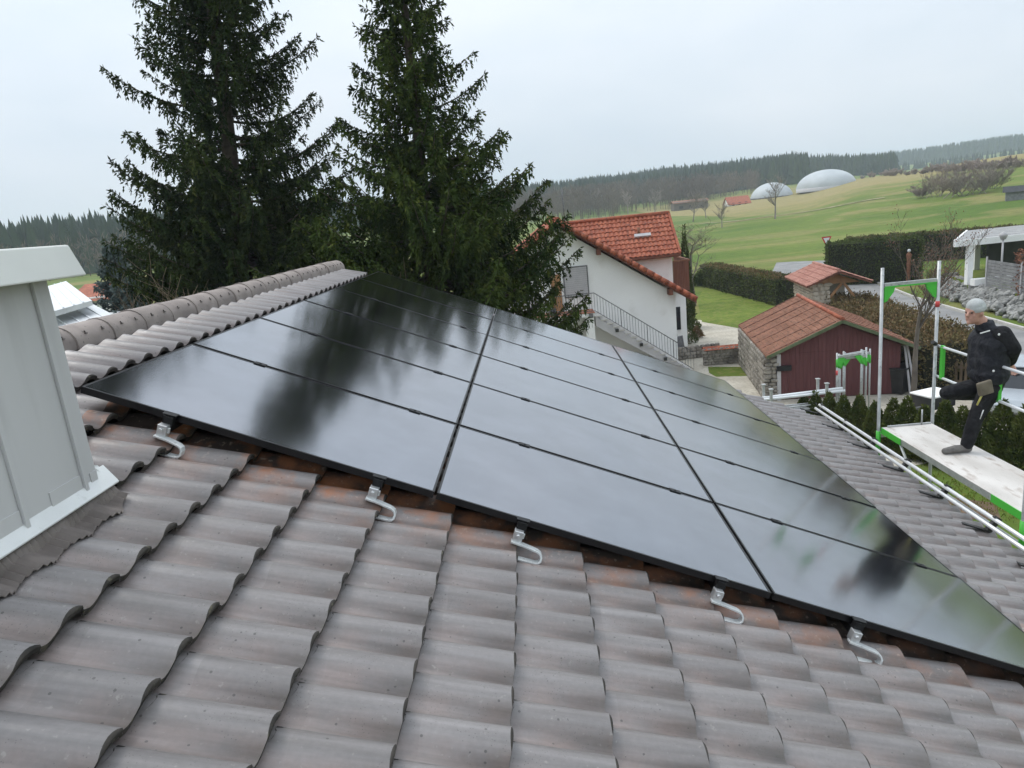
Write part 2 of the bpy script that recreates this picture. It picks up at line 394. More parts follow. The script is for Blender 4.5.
# which tiles show largest
cands = []
CH = (-0.30, 0.50, -1.75, -0.66)        # chimney footprint s0 s1 y0 y1
ny0 = int(math.floor((Y_J0 - Y_FAR) / TW)); ny1 = int(math.ceil((Y_J0 - Y_NEAR) / TW))
rng0 = random.Random(4)
for k in range(0, S_EAVE_K + 1):
    sb = S_B0 + k * TL
    for j in range(ny0 + 1, ny1):
        yj = Y_J0 - j * TW
        sc_, yc = sb - TL / 2, yj - TW / 2
        if CH[0] + .1 < sc_ < CH[1] - 0.05 and CH[2] < yc < CH[3] - 0.03: continue
        P = RP(sc_, yc, HB); ax, ay, az = to_px(P)
        size = 0.0
        if az > 0.3 and -70 < ax < 1094 and -40 < ay < 840: size = 1.0 / az ** 2
        if 0.28 < yc < 6.85 and 0.1 < sc_ < 5.25: size *= 0.01
        if ax < 95 and ay < 560 and sc_ < 0.5: size *= 0.05
        cands.append((size, sb, yj))
cands.sort(reverse=True)
def jit(a): return rng0.uniform(-a, a)
rest = []
for i, (sz, sb, yj) in enumerate(cands):
    loc = RP(sb + jit(0.0035), yj + jit(0.0015), jit(0.0012))
    rot = (jit(0.004), TH + jit(0.004), jit(0.006))
    if i < 300 and sz > 0:
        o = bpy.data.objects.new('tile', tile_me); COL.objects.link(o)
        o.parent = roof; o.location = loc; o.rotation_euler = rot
    else:
        rest.append((loc, rot))
def join_copies(name, me0, mats, mat, parent, kind='stuff', uvs=True):
    nv = len(me0.vertices); co = np.empty(nv * 3, np.float32); me0.vertices.foreach_get('co', co); co = co.reshape(-1, 3)
    Fs = [tuple(p.vertices) for p in me0.polygons]; F0 = np.array(Fs); ns = len(mats)
    sm = np.array([p.use_smooth for p in me0.polygons])
    V = np.concatenate([co @ np.array(M_.to_3x3()).T + np.array(M_.translation) for M_ in mats])
    F = (F0[None] + (np.arange(ns) * nv)[:, None, None]).reshape(-1, F0.shape[1])
    me = fast_mesh(name, V, F, mat); me.polygons.foreach_set('use_smooth', np.tile(sm, ns))
    mi0 = np.array([p.material_index for p in me0.polygons], np.int32)
    if mi0.any():
        me.materials.append(me0.materials[1]); me.polygons.foreach_set('material_index', np.tile(mi0, ns))
    if uvs:
        u0 = np.empty(len(me0.loops) * 2, np.float32); me0.uv_layers[0].data.foreach_get('uv', u0)
        ul = me.uv_layers.new(name='UVMap'); ul.data.foreach_set('uv', np.tile(u0, ns))
    o = link(name, me, parent); o['kind'] = kind
    return o
from mathutils import Euler
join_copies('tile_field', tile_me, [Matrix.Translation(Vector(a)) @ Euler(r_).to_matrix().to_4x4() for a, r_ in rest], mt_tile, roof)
mirror = Matrix.Translation((2 * xr, 0, 0)) @ Matrix.Diagonal((-1, 1, 1, 1))
rear = []
for k in range(0, 8):
    for j in range(ny0 + 1, ny1):
        rear.append(mirror @ Matrix.Translation(Vector(RP(S_B0 + k * TL, Y_J0 - j * TW))) @ Euler((0, TH, 0)).to_matrix().to_4x4())
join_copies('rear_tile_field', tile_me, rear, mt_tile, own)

# ---- ridge caps: overlapping half rounds, each with two clips
mt_ridge = noise_mat('ridge_cap_clay', (0.225, 0.19, 0.175), (0.305, 0.26, 0.238), 6, 0.72, bump=0.15, bump_scale=80, c3=(0.13, 0.115, 0.105), spot_scale=40, spot_lo=0.64, spot_hi=0.7, rnd=0.1, bump_dist=0.006)
def ridge_mesh():
    q = MB(); n_ = 14; L = 0.44
    zc = -0.05
    sect = [(0.0, 0.1215), (0.045, 0.1215), (0.052, 0.118), (L - 0.05, 0.114), (L, 0.113)]
    V, F = [], []
    for k_, (yl, rr) in enumerate(sect):
        for i in range(n_ + 1):
            a = math.pi * i / n_
            V.append((rr * 1.10 * math.cos(a), yl, zc + 0.02 + rr * 1.06 * math.sin(a) - (0.055 if i in (0, n_) else 0.0)))
    for k_ in range(len(sect) - 1):
        for i in range(n_): F.append((k_ * (n_ + 1) + i, k_ * (n_ + 1) + i + 1, (k_ + 1) * (n_ + 1) + i + 1, (k_ + 1) * (n_ + 1) + i))
    q.add(V, F, True)
    # front rim
    k0 = len(V)
    V2 = [(v[0] * 0.88, v[1] + 0.001, zc + (v[2] - zc) * 0.88) for v in V[:n_ + 1]]
    q.add(V[:n_ + 1] + V2, [(i + 1, i, n_ + 1 + i, n_ + 2 + i) for i in range(n_)], False)
    return q.mesh('ridge_cap', mt_ridge)
rme = ridge_mesh()
mt_clip = noise_mat('dark_clip', (0.09, 0.08, 0.07), (0.13, 0.11, 0.1), 20, 0.5, metal=0.6)
cq = MB(); zc = -0.03; ZRG = RP(S_RIDGE, 0, -0.19)[2]
a_ = 0.55
cx_, cz_ = 0.119 * math.cos(a_) * 1.10, zc + 0.119 * 1.05 * math.sin(a_)
tx_ = np.array([-math.sin(a_), 0, math.cos(a_)]); nx_ = np.array([math.cos(a_), 0, math.sin(a_)])
cq.prism([np.array([cx_, 0, cz_]) + tx_ * u_ + np.array([0, v_, 0]) for u_, v_ in ((-.010, -.012), (-.010, .012), (-.004, .012), (-.004, .003), (.012, .003), (.012, -.003), (-.004, -.003), (-.004, -.012))], nx_ * .007)
cme = cq.mesh('clip', mt_clip)
i = 0
yk = 0.955 - 0.4 * 12
while yk < Y_FAR - 0.2:
    if yk > Y_NEAR:
        o = link('ridge_cap', rme, roof); o.location = (xr + jit(0.003), yk, ZRG + jit(0.003)); o.rotation_euler = (jit(.006), jit(0.02), jit(0.01))
        if yk > 0.2:
            for yc_ in (0.12, 0.30):
                o2 = link('ridge_clip', cme, roof); o2.location = (xr, yk + yc_, ZRG)
    yk += 0.4
# far end disc of the ridge and verge board
e = MB(); e.prism([RP(S_RIDGE, Y_FAR - 0.02, -0.17), RP(_sl, Y_FAR - 0.02, -0.17), RP(_sl, Y_FAR - 0.02, -0.33), RP(S_RIDGE, Y_FAR - 0.02, -0.33)], (0, 0.03, 0))
e.build('verge_board', noise_mat('brown_board', (0.07, 0.045, 0.03), (0.1, 0.065, 0.04), 6, 0.7), own)
g = MB(); gp = RP(_sl + 0.055, 0, -0.2)
pr_ = [(gp[0] + 0.075 * math.cos(a), gp[2] + 0.075 * math.sin(a)) for a in np.linspace(-math.pi, 0, 9)]
pin = [(gp[0] + 0.068 * math.cos(a), gp[2] + 0.068 * math.sin(a)) for a in np.linspace(0, -math.pi, 9)]
g.add([(x, yy_, z) for yy_ in (Y_NEAR, Y_FAR) for x, z in pr_ + pin], [(i, i + 1, 18 + i + 1, 18 + i) for i in range(17)] + [(17, 0, 18, 35)], False)
g.build('gutter', mt_zinc, own)

# ================================================================== chimney in grey sheet metal
mt_clad = noise_mat('grey_sheet_cladding', (0.50, 0.495, 0.50), (0.56, 0.555, 0.56), 2.2, 0.45, spec=0.5, c3=(0.42, 0.415, 0.415), spot_scale=7, spot_lo=0.52, spot_hi=0.8, stretch=(1, 1, .12), bump=0.06, bump_scale=7, bump_dist=0.01)
mt_cap = noise_mat('pale_sheet_cap', (0.66, 0.66, 0.63), (0.72, 0.72, 0.69), 3, 0.5, spec=0.45, c3=(0.45, 0.44, 0.40), spot_scale=6, spot_lo=0.62, spot_hi=0.85, bump=0.05, bump_scale=6, bump_dist=0.01)
mt_flash = noise_mat('pale_metal_flashing', (0.66, 0.67, 0.67), (0.76, 0.77, 0.77), 5, 0.4, spec=0.5, c3=(0.42, 0.42, 0.41), spot_scale=12, spot_lo=0.62, spot_hi=0.8)
XF = 0.452
yc1 = atX(97.5, 476, XF)[1]            # far corner
yA = atX(83, 487, XF)[1]; yB = atX(23, 524, XF)[1]
X0c, Y0c = -0.22, yc1 - 1.05
zf = 6.55; ztop = 7.455
ch = thing('chimney', 'chimney clad in pale grey sheet metal with a sloped cap', 'chimney', ((X0c + XF) / 2, yc1 - 0.5, zf - 0.3))
q = MB(); q.box(X0c, XF, Y0c, yc1, zf - 0.35, ztop); q.build('cladding', mt_clad, ch, True, 0.004)
for ys in (yA, yB, yB - 0.23):
    s_ = MB(); s_.box(XF + 0.0005, XF + 0.014, ys - 0.002, ys + 0.016, zf + 0.07, ztop - 0.003)
    s_.build('standing_seam', mt_clad, ch, True, 0.002)
for (y0, y1, pz) in ((yB + 0.02, yA - 0.004, 0.165), (yB - 0.21, yB - 0.004, 0.165), (yA + 0.02, yc1 - 0.004, 0.15)):
    s_ = MB(); s_.box(XF + 0.0005, XF + 0.004, y0 + (y1 - y0) * 0.42, y1, zf + 0.05, zf + pz); s_.build('base_plate', mt_clad, ch, True, 0.001)
for ys in (yc1 - 0.18, yc1 - 0.5):
    pass
q = MB(); s_in, s_out, c0, c1 = 0.068, 0.1, ztop - 0.012, ztop + 0.105
base_ = [(X0c - s_out, Y0c - s_out, c0), (XF + s_out, Y0c - s_out, c0), (XF + s_out, yc1 + s_out * .85, c0), (X0c - s_out, yc1 + s_out * .85, c0)]
top_ = [(X0c - s_in, Y0c - s_in, c1), (XF + s_in, Y0c - s_in, c1), (XF + s_in, yc1 + s_in, c1), (X0c - s_in, yc1 + s_in, c1)]
q.add(base_ + top_, [(3, 2, 1, 0), (4, 5, 6, 7), (0, 1, 5, 4), (1, 2, 6, 5), (2, 3, 7, 6), (3, 0, 4, 7)])
q.build('cap', mt_cap, ch, True, 0.006)
# flashing: folded strip lying on the roof round the foot
s_f0 = 0.485
q = MB()
q.prism([RP(s_f0, yc1 + 0.075, -0.03), RP(s_f0 + 0.075, yc1 + 0.075, -0.078), RP(s_f0 + 0.075, yc1 + 0.075, -0.085), RP(s_f0, yc1 + 0.075, -0.04)], (0, Y0c - yc1 - 0.15, 0))
q.build('flashing', mt_flash, ch, True, 0.002)
q = MB(); q.prism([RP(0.475, yc1 + 0.004, -0.01), RP(0.475, yc1 + 0.05, -0.03), RP(0.535, yc1 + 0.074, -0.08), RP(0.49, yc1 + 0.004, -0.075)], (0.003, 0, 0.003))
q.build('flashing_corner', mt_flash, ch, True)
q = MB(); q.prism([RP(-0.30, yc1 + 0.002, -0.04), RP(s_f0, yc1 + 0.002, -0.04), RP(s_f0, yc1 + 0.075, -0.088), RP(-0.30, yc1 + 0.075, -0.088)], RP(0, 0, -0.012) - RP(0, 0, 0))
q.build('flashing_side', mt_flash, ch, True)
# pleated lead skirt dressed over the tiles
mt_lead = noise_mat('pleated_lead', (0.14, 0.12, 0.11), (0.21, 0.18, 0.165), 9, 0.6, spec=0.45, bump=0.1)
ys_ = np.arange(yc1 + 0.06, Y0c - 0.1, -0.0135); ss_ = [0.45, 0.505, 0.55, 0.60, 0.63, 0.655]
V, F = [], []
for i, y in enumerate(ys_):
    edge = 0.012 * math.sin(y * 2 * math.pi / TW + 1.0)
    taper = min(1.0, (yc1 + 0.09 - y) / 0.13)
    for s in ss_:
        s2 = s if s < 0.51 else 0.505 + (s - 0.505) * (taper * 0.35 + 0.65) + edge * (s - 0.505) / 0.13
        hh = HB + AMP * wave(((Y_J0 - y) / TW) % 1.0) + STEP * 0.22 + 0.020 + (s2 - .505) * 0.02
        if s < 0.5: s2, hh = 0.53, -0.082
        elif s < 0.53: s2, hh = 0.562, 0.5 * hh - 0.043
        elif s < 0.57: s2 = 0.578
        V.append(RP(s2, y, hh + (0.006 if i % 2 else -0.006)))
m_ = len(ss_)
for i in range(len(ys_) - 1):
    for j in range(m_ - 1): F.append((i * m_ + j, i * m_ + j + 1, (i + 1) * m_ + j + 1, (i + 1) * m_ + j))
sk = fast_mesh('lead_skirt', np.array(V), np.array(F)[:, ::-1], mt_lead)
so = link('lead_skirt', sk, ch, True); sm_ = so.modifiers.new('solid', 'SOLIDIFY'); sm_.thickness = 0.003

# ================================================================== solar array
ROW, COLW, PW, PL = 1.154, 1.794, 1.134, 1.779
mt_frame, n, l, b = new_mat('black_anodised_frame')
b.inputs['Base Color'].default_value = (0.03, 0.03, 0.032, 1); b.inputs['Metallic'].default_value = 0.7; b.inputs['Roughness'].default_value = 0.3
mt_glass, n, l, b = new_mat('dark_solar_glass')
geo = n.new('ShaderNodeNewGeometry')
tcn = n.new('ShaderNodeTexCoord')
b.inputs['Base Color'].default_value = (0.010, 0.0105, 0.013, 1)
nz = n.new('ShaderNodeTexNoise'); nz.inputs['Scale'].default_value = 2.2; nz.inputs['Detail'].default_value = 5; l.new(geo.outputs['Position'], nz.inputs['Vector'])
rr = n.new('ShaderNodeMapRange'); rr.inputs['From Min'].default_value = 0.3; rr.inputs['From Max'].default_value = 0.7; rr.inputs['To Min'].default_value = 0.10; rr.inputs['To Max'].default_value = 0.125
l.new(nz.outputs['Fac'], rr.inputs['Value']); l.new(rr.outputs['Result'], b.inputs['Roughness'])
b.inputs['IOR'].default_value = 1.5; b.inputs['Metallic'].default_value = 1.0
b.inputs['Specular IOR Level'].default_value = 0.5
# metallic tone with faint dust mottle, set high to strengthen the reflections
dn = n.new('ShaderNodeTexNoise'); dn.inputs['Scale'].default_value = 3; dn.inputs['Detail'].default_value = 6; l.new(geo.outputs['Position'], dn.inputs['Vector'])
dr = n.new('ShaderNodeValToRGB'); dr.color_ramp.elements[0].position = 0.35; dr.color_ramp.elements[0].color = (0.33, 0.34, 0.37, 1); dr.color_ramp.elements[1].position = 0.75; dr.color_ramp.elements[1].color = (0.375, 0.385, 0.42, 1)
l.new(dn.outputs['Fac'], dr.inputs['Fac']); l.new(dr.outputs['Color'], b.inputs['Base Color'])
mt_clamp = noise_mat('dark_clamp', (0.015, 0.015, 0.016), (0.03, 0.03, 0.032), 30, 0.45, metal=0.5)
fr = MB(); fw, ft = 0.011, 0.035
for (x0, x1, y0, y1) in ((0, PL, 0, fw), (0, PL, PW - fw, PW), (0, fw, fw, PW - fw), (PL - fw, PL, fw, PW - fw)):
    fr.box(x0, x1, y0, y1, -ft, 0)
frame_me = fr.mesh('panel_frame', mt_frame)
gl = MB(); gl.box(fw - 0.001, PL - fw + 0.001, fw - 0.001, PW - fw + 0.001, -0.008, -0.0016); glass_me = gl.mesh('panel_glass', mt_glass)
bk = MB(); bk.box(fw, PL - fw, fw, PW - fw, -0.016, -0.009); back_me = bk.mesh('panel_backsheet', mt_clamp)
cl = MB(); cl.box(-0.037, 0.037, -0.021, 0.021, 0.0006, 0.0052); cl.box(-0.037, 0.037, -0.008, 0.008, -0.03, 0.0006); cl.tube([(0, 0, 0.005), (0, 0, 0.010)], 0.0065, 8)
clamp_me = cl.mesh('clamp', mt_clamp)
colname = ['ridge-side column', 'middle column', 'eave-side column']
rowname = ['first row at the roof hooks', 'second row from the roof hooks', 'third row from the roof hooks', 'fourth row from the roof hooks', 'fifth row from the roof hooks', 'last row beside the spruces']
Q1, Q2 = 0.257, 0.843
for c in range(3):
    for r_ in range(6):
        P = RP(c * COLW + 0.008, r_ * ROW + 0.01, 0)
        p = thing('solar_panel', 'black solar panel in the %s, %s' % (colname[c], rowname[r_]), 'solar panel', P, 0, 'solar panels on the tiled roof')
        p.rotation_euler = (jit(0.0016), TH + jit(0.0016), 0)
        link('frame', frame_me, p); g_ = link('glass', glass_me, p); link('backsheet', back_me, p)
        if r_ < 5:
            for qx in (Q1, Q2):
                k_ = link('clamp', clamp_me, p); k_.location = (qx * COLW - 0.014 + jit(0.01), PW + 0.010, 0)
# rails and hooks
mt_rail = noise_mat('black_rail', (0.02, 0.02, 0.021), (0.035, 0.035, 0.036), 15, 0.4, metal=0.6)
mt_steel = noise_mat('galvanised_hook', (0.62, 0.64, 0.64), (0.72, 0.74, 0.74), 30, 0.4, metal=0.35, c3=(0.48, 0.49, 0.48), spot_scale=60)
mt_alu = noise_mat('aluminium_block', (0.6, 0.61, 0.62), (0.72, 0.73, 0.74), 20, 0.35, metal=0.7)
where = ['highest on the roof, beside the chimney', 'second below the chimney', 'third below the chimney', 'fourth below the chimney', 'fifth below the chimney', 'lowest on the roof, near the eave']
k6 = 0
for c in range(3):
    for qx in (Q1, Q2):
        s = (c + qx) * COLW
        t = thing('mounting_rail', 'black rail end on the roof hook %s' % where[k6], 'rail', RP(s, -0.03, -0.08), 0, 'rails under the solar array')
        t.rotation_euler = (0, TH, 0)
        q = MB(); q.box(-0.02, 0.02, 0, 6.95, 0.0, 0.042); q.build('rail_profile', mt_rail, t, bevel=0.002)
        q = MB(); q.box(-0.021, 0.021, -0.003, -0.0005, -0.001, 0.043); q.build('rail_end_cap', mt_clamp, t)
        # hook
        hk = thing('roof_hook', 'bent steel roof hook carrying a rail end, %s' % where[k6], 'roof hook', RP(s, -0.09, -0.13), 0, 'roof hooks at the gable edge')
        hk.rotation_euler = (jit(0.02), TH + jit(0.03), jit(0.05))
        # local: x downslope, y along ridge, z normal; panel top z=+0.13
        q = MB(); q.box(-0.026, 0.026, 0.055, 0.085, 0.09, 0.128); q.box(-0.034, 0.034, 0.06, 0.1, 0.131, 0.137); q.build('end_clamp', mt_clamp, hk, bevel=0.002)
        q = MB(); q.box(-0.030, 0.016, 0.024, 0.07, 0.030, 0.089); q.tube([(-0.008, 0.028, 0.066), (-0.008, 0.013, 0.066)], 0.011, 6); q.tube([(0.018, 0.045, 0.05), (0.018, 0.045, 0.078)], 0.009, 6)
        q.build('block', mt_alu, hk, bevel=0.003)
        path = [(-0.035, 0.03, 0.030), (0.03, 0.02, 0.030), (0.10, 0.0, 0.028), (0.118, -0.006, 0.022), (0.126, -0.012, 0.010), (0.126, -0.018, -0.008), (0.118, -0.022, -0.019), (0.10, -0.024, -0.024), (0.04, -0.026, -0.024), (-0.05, -0.028, -0.025)]
        q = MB(); V = []; hw, hh = 0.019, 0.005
        for i_, p_ in enumerate(path):
            a_ = np.array(path[max(i_ - 1, 0)]); b_ = np.array(path[min(i_ + 1, len(path) - 1)]); d_ = (b_ - a_) / np.linalg.norm(b_ - a_)
            side = np.array([0, 1.0, 0]); nn_ = np.cross(d_, side); p_ = np.array(p_)
            V += [p_ + side * hw + nn_ * hh, p_ - side * hw + nn_ * hh, p_ - side * hw - nn_ * hh, p_ + side * hw - nn_ * hh]
        F = [(i_ * 4 + j, i_ * 4 + (j + 1) % 4, i_ * 4 + 4 + (j + 1) % 4, i_ * 4 + 4 + j) for i_ in range(len(path) - 1) for j in range(4)] + [(3, 2, 1, 0), tuple(len(V) - 4 + j for j in range(4))]
        q.add(V, F); q.build('arm', mt_steel, hk, bevel=0.0015)
        k6 += 1

# ================================================================== snow guard along the eave
mt_pipe = noise_mat('bright_pipe', (0.7, 0.71, 0.72), (0.8, 0.81, 0.82), 6, 0.35, metal=0.35)
mt_black = noise_mat('black_steel', (0.015, 0.015, 0.015), (0.03, 0.03, 0.03), 20, 0.5)
sg = thing('snow_guard', 'snow guard of two bright pipes on black brackets above the eave', 'snow guard', RP(6.98, 2.0, -0.1))
for (ds, hh) in ((0.0, 0.005), (0.035, 0.075)):
    q = MB(); q.tube([RP(6.98 + ds, -1.0, hh - 0.045), RP(6.98 + ds, 7.25, hh - 0.045)], 0.021, 12); q.build('pipe', mt_pipe, sg, True)
for i in range(10):
    y = 7.15 - i * 0.81
    q = MB()
    q.bar(RP(6.72, y, -0.098), RP(7.01, y, -0.093), 0.06, 0.016, up=RP(0, 0, 1) - RP(0, 0, 0))
    q.obox(RP(6.995, y, -0.03), (RP(0.012, 0, .03) - RP(0, 0, 0)), (0, 0.016, 0), (RP(.03, 0, -0.012) - RP(0, 0, 0)) * .25)
    q.bar(RP(7.0, y, -0.095), RP(7.042, y, 0.062), 0.05, 0.05, up=(0, 1, 0))
    q.obox(RP(7.015, y, 0.052), (RP(0.026, 0, 0) - RP(0, 0, 0)), (0, 0.017, 0), (RP(0, 0, .005) - RP(0, 0, 0)))
    q.build('bracket', mt_black, sg, True, 0.002)

# ================================================================== terrain
# heights over bearing (radians clockwise from +Y) and distance, read off the skyline and the meadows
T_AZ = np.array([-1.6, -0.9, -0.3, 0.0, 0.2, 0.34, 0.46, 0.60, 0.9, 1.6])
T_R = np.array([0, 75, 130, 200, 280, 360, 480, 700, 1000, 1500, 2000])
T_Z = np.array([
    [0, 0, 0.5, 1.0, 2, 4, 9, 18, 24, 30, 40],
    [0, 0, 0.5, 1.0, 2, 4, 9, 18, 24, 30, 40],
    [0, 0, 0.5, 1.0, 2, 4, 9, 17, 24, 30, 40],
    [0, 0, 0.2, 0.8, 1.5, 3, 7, 15, 24, 30, 40],
    [0, 0, 0.1, 0.2, 0.4, 1.2, 6, 17, 24, 30, 36],
    [0, 0, 0.3, 0.9, 1.8, 3.2, 8.0, 17, 21, 28, 34],
    [0, 0, 1.0, 3.6, 6.4, 7.8, 8.4, 9.0, 12, 28, 34],
    [0, 0, 2.0, 6.0, 9.3, 10.2, 10.2, 10.5, 14, 32, 38],
    [0, 0, 2.0, 6.0, 9.3, 10.2, 10.2, 10.5, 14, 32, 38],
    [0, 0, 2.0, 6.0, 9.3, 10.2, 10.2, 10.5, 14, 32, 38]], float)
def terrain_z(x, y):
    x = np.asarray(x, float); y = np.asarray(y, float)
    az = np.arctan2(x - CAM[0], y - CAM[1]); r = np.hypot(x - CAM[0], y - CAM[1])
    az = np.clip(az, T_AZ[0], T_AZ[-1]); r = np.clip(r, 0, T_R[-1] - 1)
    i = np.clip(np.searchsorted(T_AZ, az, 'right') - 1, 0, len(T_AZ) - 2); j = np.clip(np.searchsorted(T_R, r, 'right') - 1, 0, len(T_R) - 2)
    u = (az - T_AZ[i]) / (T_AZ[i + 1] - T_AZ[i]); v = (r - T_R[j]) / (T_R[j + 1] - T_R[j])
    u = u * u * (3 - 2 * u); v2 = v * v * (3 - 2 * v); v = 0.5 * v + 0.5 * v2
    z = (T_Z[i, j] * (1 - u) * (1 - v) + T_Z[i + 1, j] * u * (1 - v) + T_Z[i, j + 1] * (1 - u) * v + T_Z[i + 1, j + 1] * u * v)
    und = 0.5 * np.sin(x * 0.031 + 1.3) * np.sin(y * 0.027) + 0.25 * np.sin(x * 0.083 + y * 0.06)
    return z + und * np.clip((r - 80) / 120, 0, 1)

mt_mead, n, l, b = new_mat('meadow_grass')
geo = n.new('ShaderNodeNewGeometry')
sep = n.new('ShaderNodeSeparateXYZ'); l.new(geo.outputs['Position'], sep.inputs['Vector'])
base = mix_n(ramp_n(noise_n(0.035, 6), [(0.36, (0, 0, 0)), (0.64, (1, 1, 1))]), (0.080, 0.135, 0.022), (0.138, 0.182, 0.038))
mp = n.new('ShaderNodeMapping'); mp.inputs['Rotation'].default_value = (0, 0, R(-24)); mp.inputs['Scale'].default_value = (0.010, 0.075, 1); l.new(geo.outputs['Position'], mp.inputs['Vector'])
base = mix_n(ramp_n(noise_n(1.0, 4, mp.outputs['Vector']), [(0.50, (0, 0, 0)), (0.62, (0.8, 0.8, 0.8))]), base, (0.235, 0.205, 0.08))
# dry rough grass higher up the right-hand hill
mp2 = n.new('ShaderNodeMapping'); mp2.inputs['Scale'].default_value = (0.02, 0.02, 0.02); l.new(geo.outputs['Position'], mp2.inputs['Vector'])
hz = math_n('ADD', sep.outputs['Z'], math_n('MULTIPLY', noise_n(1.0, 5, mp2.outputs['Vector']), 4.0))
rr_ = math_n('GREATER_THAN', sep.outputs['X'], 62.0)
nzy = math_n('ADD', sep.outputs['Y'], math_n('MULTIPLY', math_n('SUBTRACT', noise_n(1.0, 5, mp2.outputs['Vector']), 0.5), 160.0))
dry = mix_n(1.0, ramp_n(math_n('DIVIDE', nzy, 1000.0), [(0.175, (0, 0, 0)), (0.235, (0.85, 0.85, 0.85)), (0.36, (0.8, 0.8, 0.8)), (0.44, (0, 0, 0))]), rr_, 'MULTIPLY')
base = mix_n(dry, base, mix_n(noise_n(0.25, 5), (0.36, 0.265, 0.13), (0.23, 0.205, 0.085)))
base = mix_n(1.0, base, ramp_n(noise_n(0.9, 6), [(0.3, (0.84, 0.84, 0.84)), (0.7, (1.12, 1.12, 1.12))]), 'MULTIPLY')
base = mix_n(ramp_n(noise_n(2.6, 6), [(0.55, (0, 0, 0)), (0.75, (0.5, 0.5, 0.5))]), base, (0.16, 0.15, 0.05))
l.new(base, b.inputs['Base Color']); b.inputs['Roughness'].default_value = 0.95; b.inputs['Specular IOR Level'].default_value = 0.15
bp = n.new('ShaderNodeBump'); bp.inputs['Strength'].default_value = 0.5; bp.inputs['Distance'].default_value = 0.06
l.new(noise_n(14.0, 5), bp.inputs['Height']); l.new(bp.outputs['Normal'], b.inputs['Normal'])
_az = np.concatenate([np.linspace(-math.pi, -0.9, 18)[:-1], np.linspace(-0.9, 0.9, 121), np.linspace(0.9, math.pi, 18)[1:]])
_rr = np.concatenate([np.linspace(0.01, 75, 14), np.geomspace(80, 1990, 70)])
AA, RR_ = np.meshgrid(_az, _rr, indexing='ij')
GX, GY = CAM[0] + RR_ * np.sin(AA), CAM[1] + RR_ * np.cos(AA)
GZ = terrain_z(GX, GY)
na, nr = AA.shape
F = np.array([(i * nr + j, i * nr + j + 1, (i + 1) * nr + j + 1, (i + 1) * nr + j) for i in range(na - 1) for j in range(nr - 1)])
tag(link('ground', fast_mesh('ground', np.stack([GX, GY, GZ], -1).reshape(-1, 3), F[:, ::-1], mt_mead, True)), kind='structure')

def sheet(name, pts, z, mat, kind='structure'):
    q = MB(); q.add([(p[0], p[1], z) for p in pts], [tuple(range(len(pts)))])
    o = q.build(name, mat)
    me = o.data
    if me.polygons[0].normal.z < 0: me.flip_normals()
    return tag(o, kind=kind)
def gp(px, py, z=0.0): return tuple(atZ(px, py, z)[:2])
mt_gravel = noise_mat('pale_gravel', (0.44, 0.40, 0.33), (0.56, 0.52, 0.44), 1.3, 0.95, c3=(0.34, 0.30, 0.24), spot_scale=9, spot_lo=0.5, spot_hi=0.7, bump=0.6, bump_scale=25, bump_dist=0.03)
mt_lawn = noise_mat('garden_lawn', (0.09, 0.14, 0.02), (0.15, 0.195, 0.034), 0.9, 0.95, c3=(0.21, 0.195, 0.065), spot_scale=3.5, spot_lo=0.5, spot_hi=0.72, spec=0.15, bump=0.6, bump_scale=30, bump_dist=0.04)
mt_asph = noise_mat('worn_asphalt', (0.20, 0.20, 0.20), (0.27, 0.265, 0.26), 0.8, 0.9, c3=(0.15, 0.15, 0.15), spot_scale=2.5, bump=0.2, bump_scale=60)
mt_conc = noise_mat('pale_concrete', (0.48, 0.46, 0.43), (0.58, 0.56, 0.53), 1.2, 0.9, c3=(0.37, 0.35, 0.32), spot_scale=4)
mt_soil = noise_mat('bare_soil', (0.10, 0.065, 0.04), (0.16, 0.11, 0.07), 5, 0.95, bump=0.6, bump_scale=20)
sheet('yard', [(1.0, 22.0), (10.0, 14.0), (17.5, 15.5), (17.6, 24), (17.0, 30), gp(748, 330), (13.0, 38), gp(700, 320), (11.5, 40), (9.0, 40), (1, 30)], 0.006, mt_gravel)
sheet('lawn', [gp(702, 322), gp(697, 300), gp(703, 290), gp(714, 286), gp(775, 306), gp(757, 326), gp(742, 329)], 0.011, mt_lawn)
sheet('lawn_strip', [gp(708, 367), gp(746, 367), gp(749, 376), gp(716, 377), gp(709, 373)], 0.011, mt_lawn)
road = [(19.2, -10), (24.2, -10), (24.0, 24), (25.5, 40), (28.5, 56), (34, 72), (29, 74), (23.5, 60), (20.6, 42), (19.2, 24)]
sheet('road', road, 0.008, mt_asph)
sheet('apron', [(19.3, 38.0), (20.4, 36.0), (20.8, 42), (22.0, 50), (20.6, 51), (19.6, 45)], 0.013, mt_conc)
kb = MB()
for a, c in (((19.1, -10), (19.1, 24)), ((19.1, 24), (20.5, 36.2)), ((24.2, -10), (24.1, 24)), ((24.1, 24), (25.6, 40)), ((25.6, 40), (28.7, 56))):
    kb.bar((*a, 0.06), (*c, 0.06), 0.14, 0.13)
tag(kb.build('kerb', mt_conc), kind='structure')

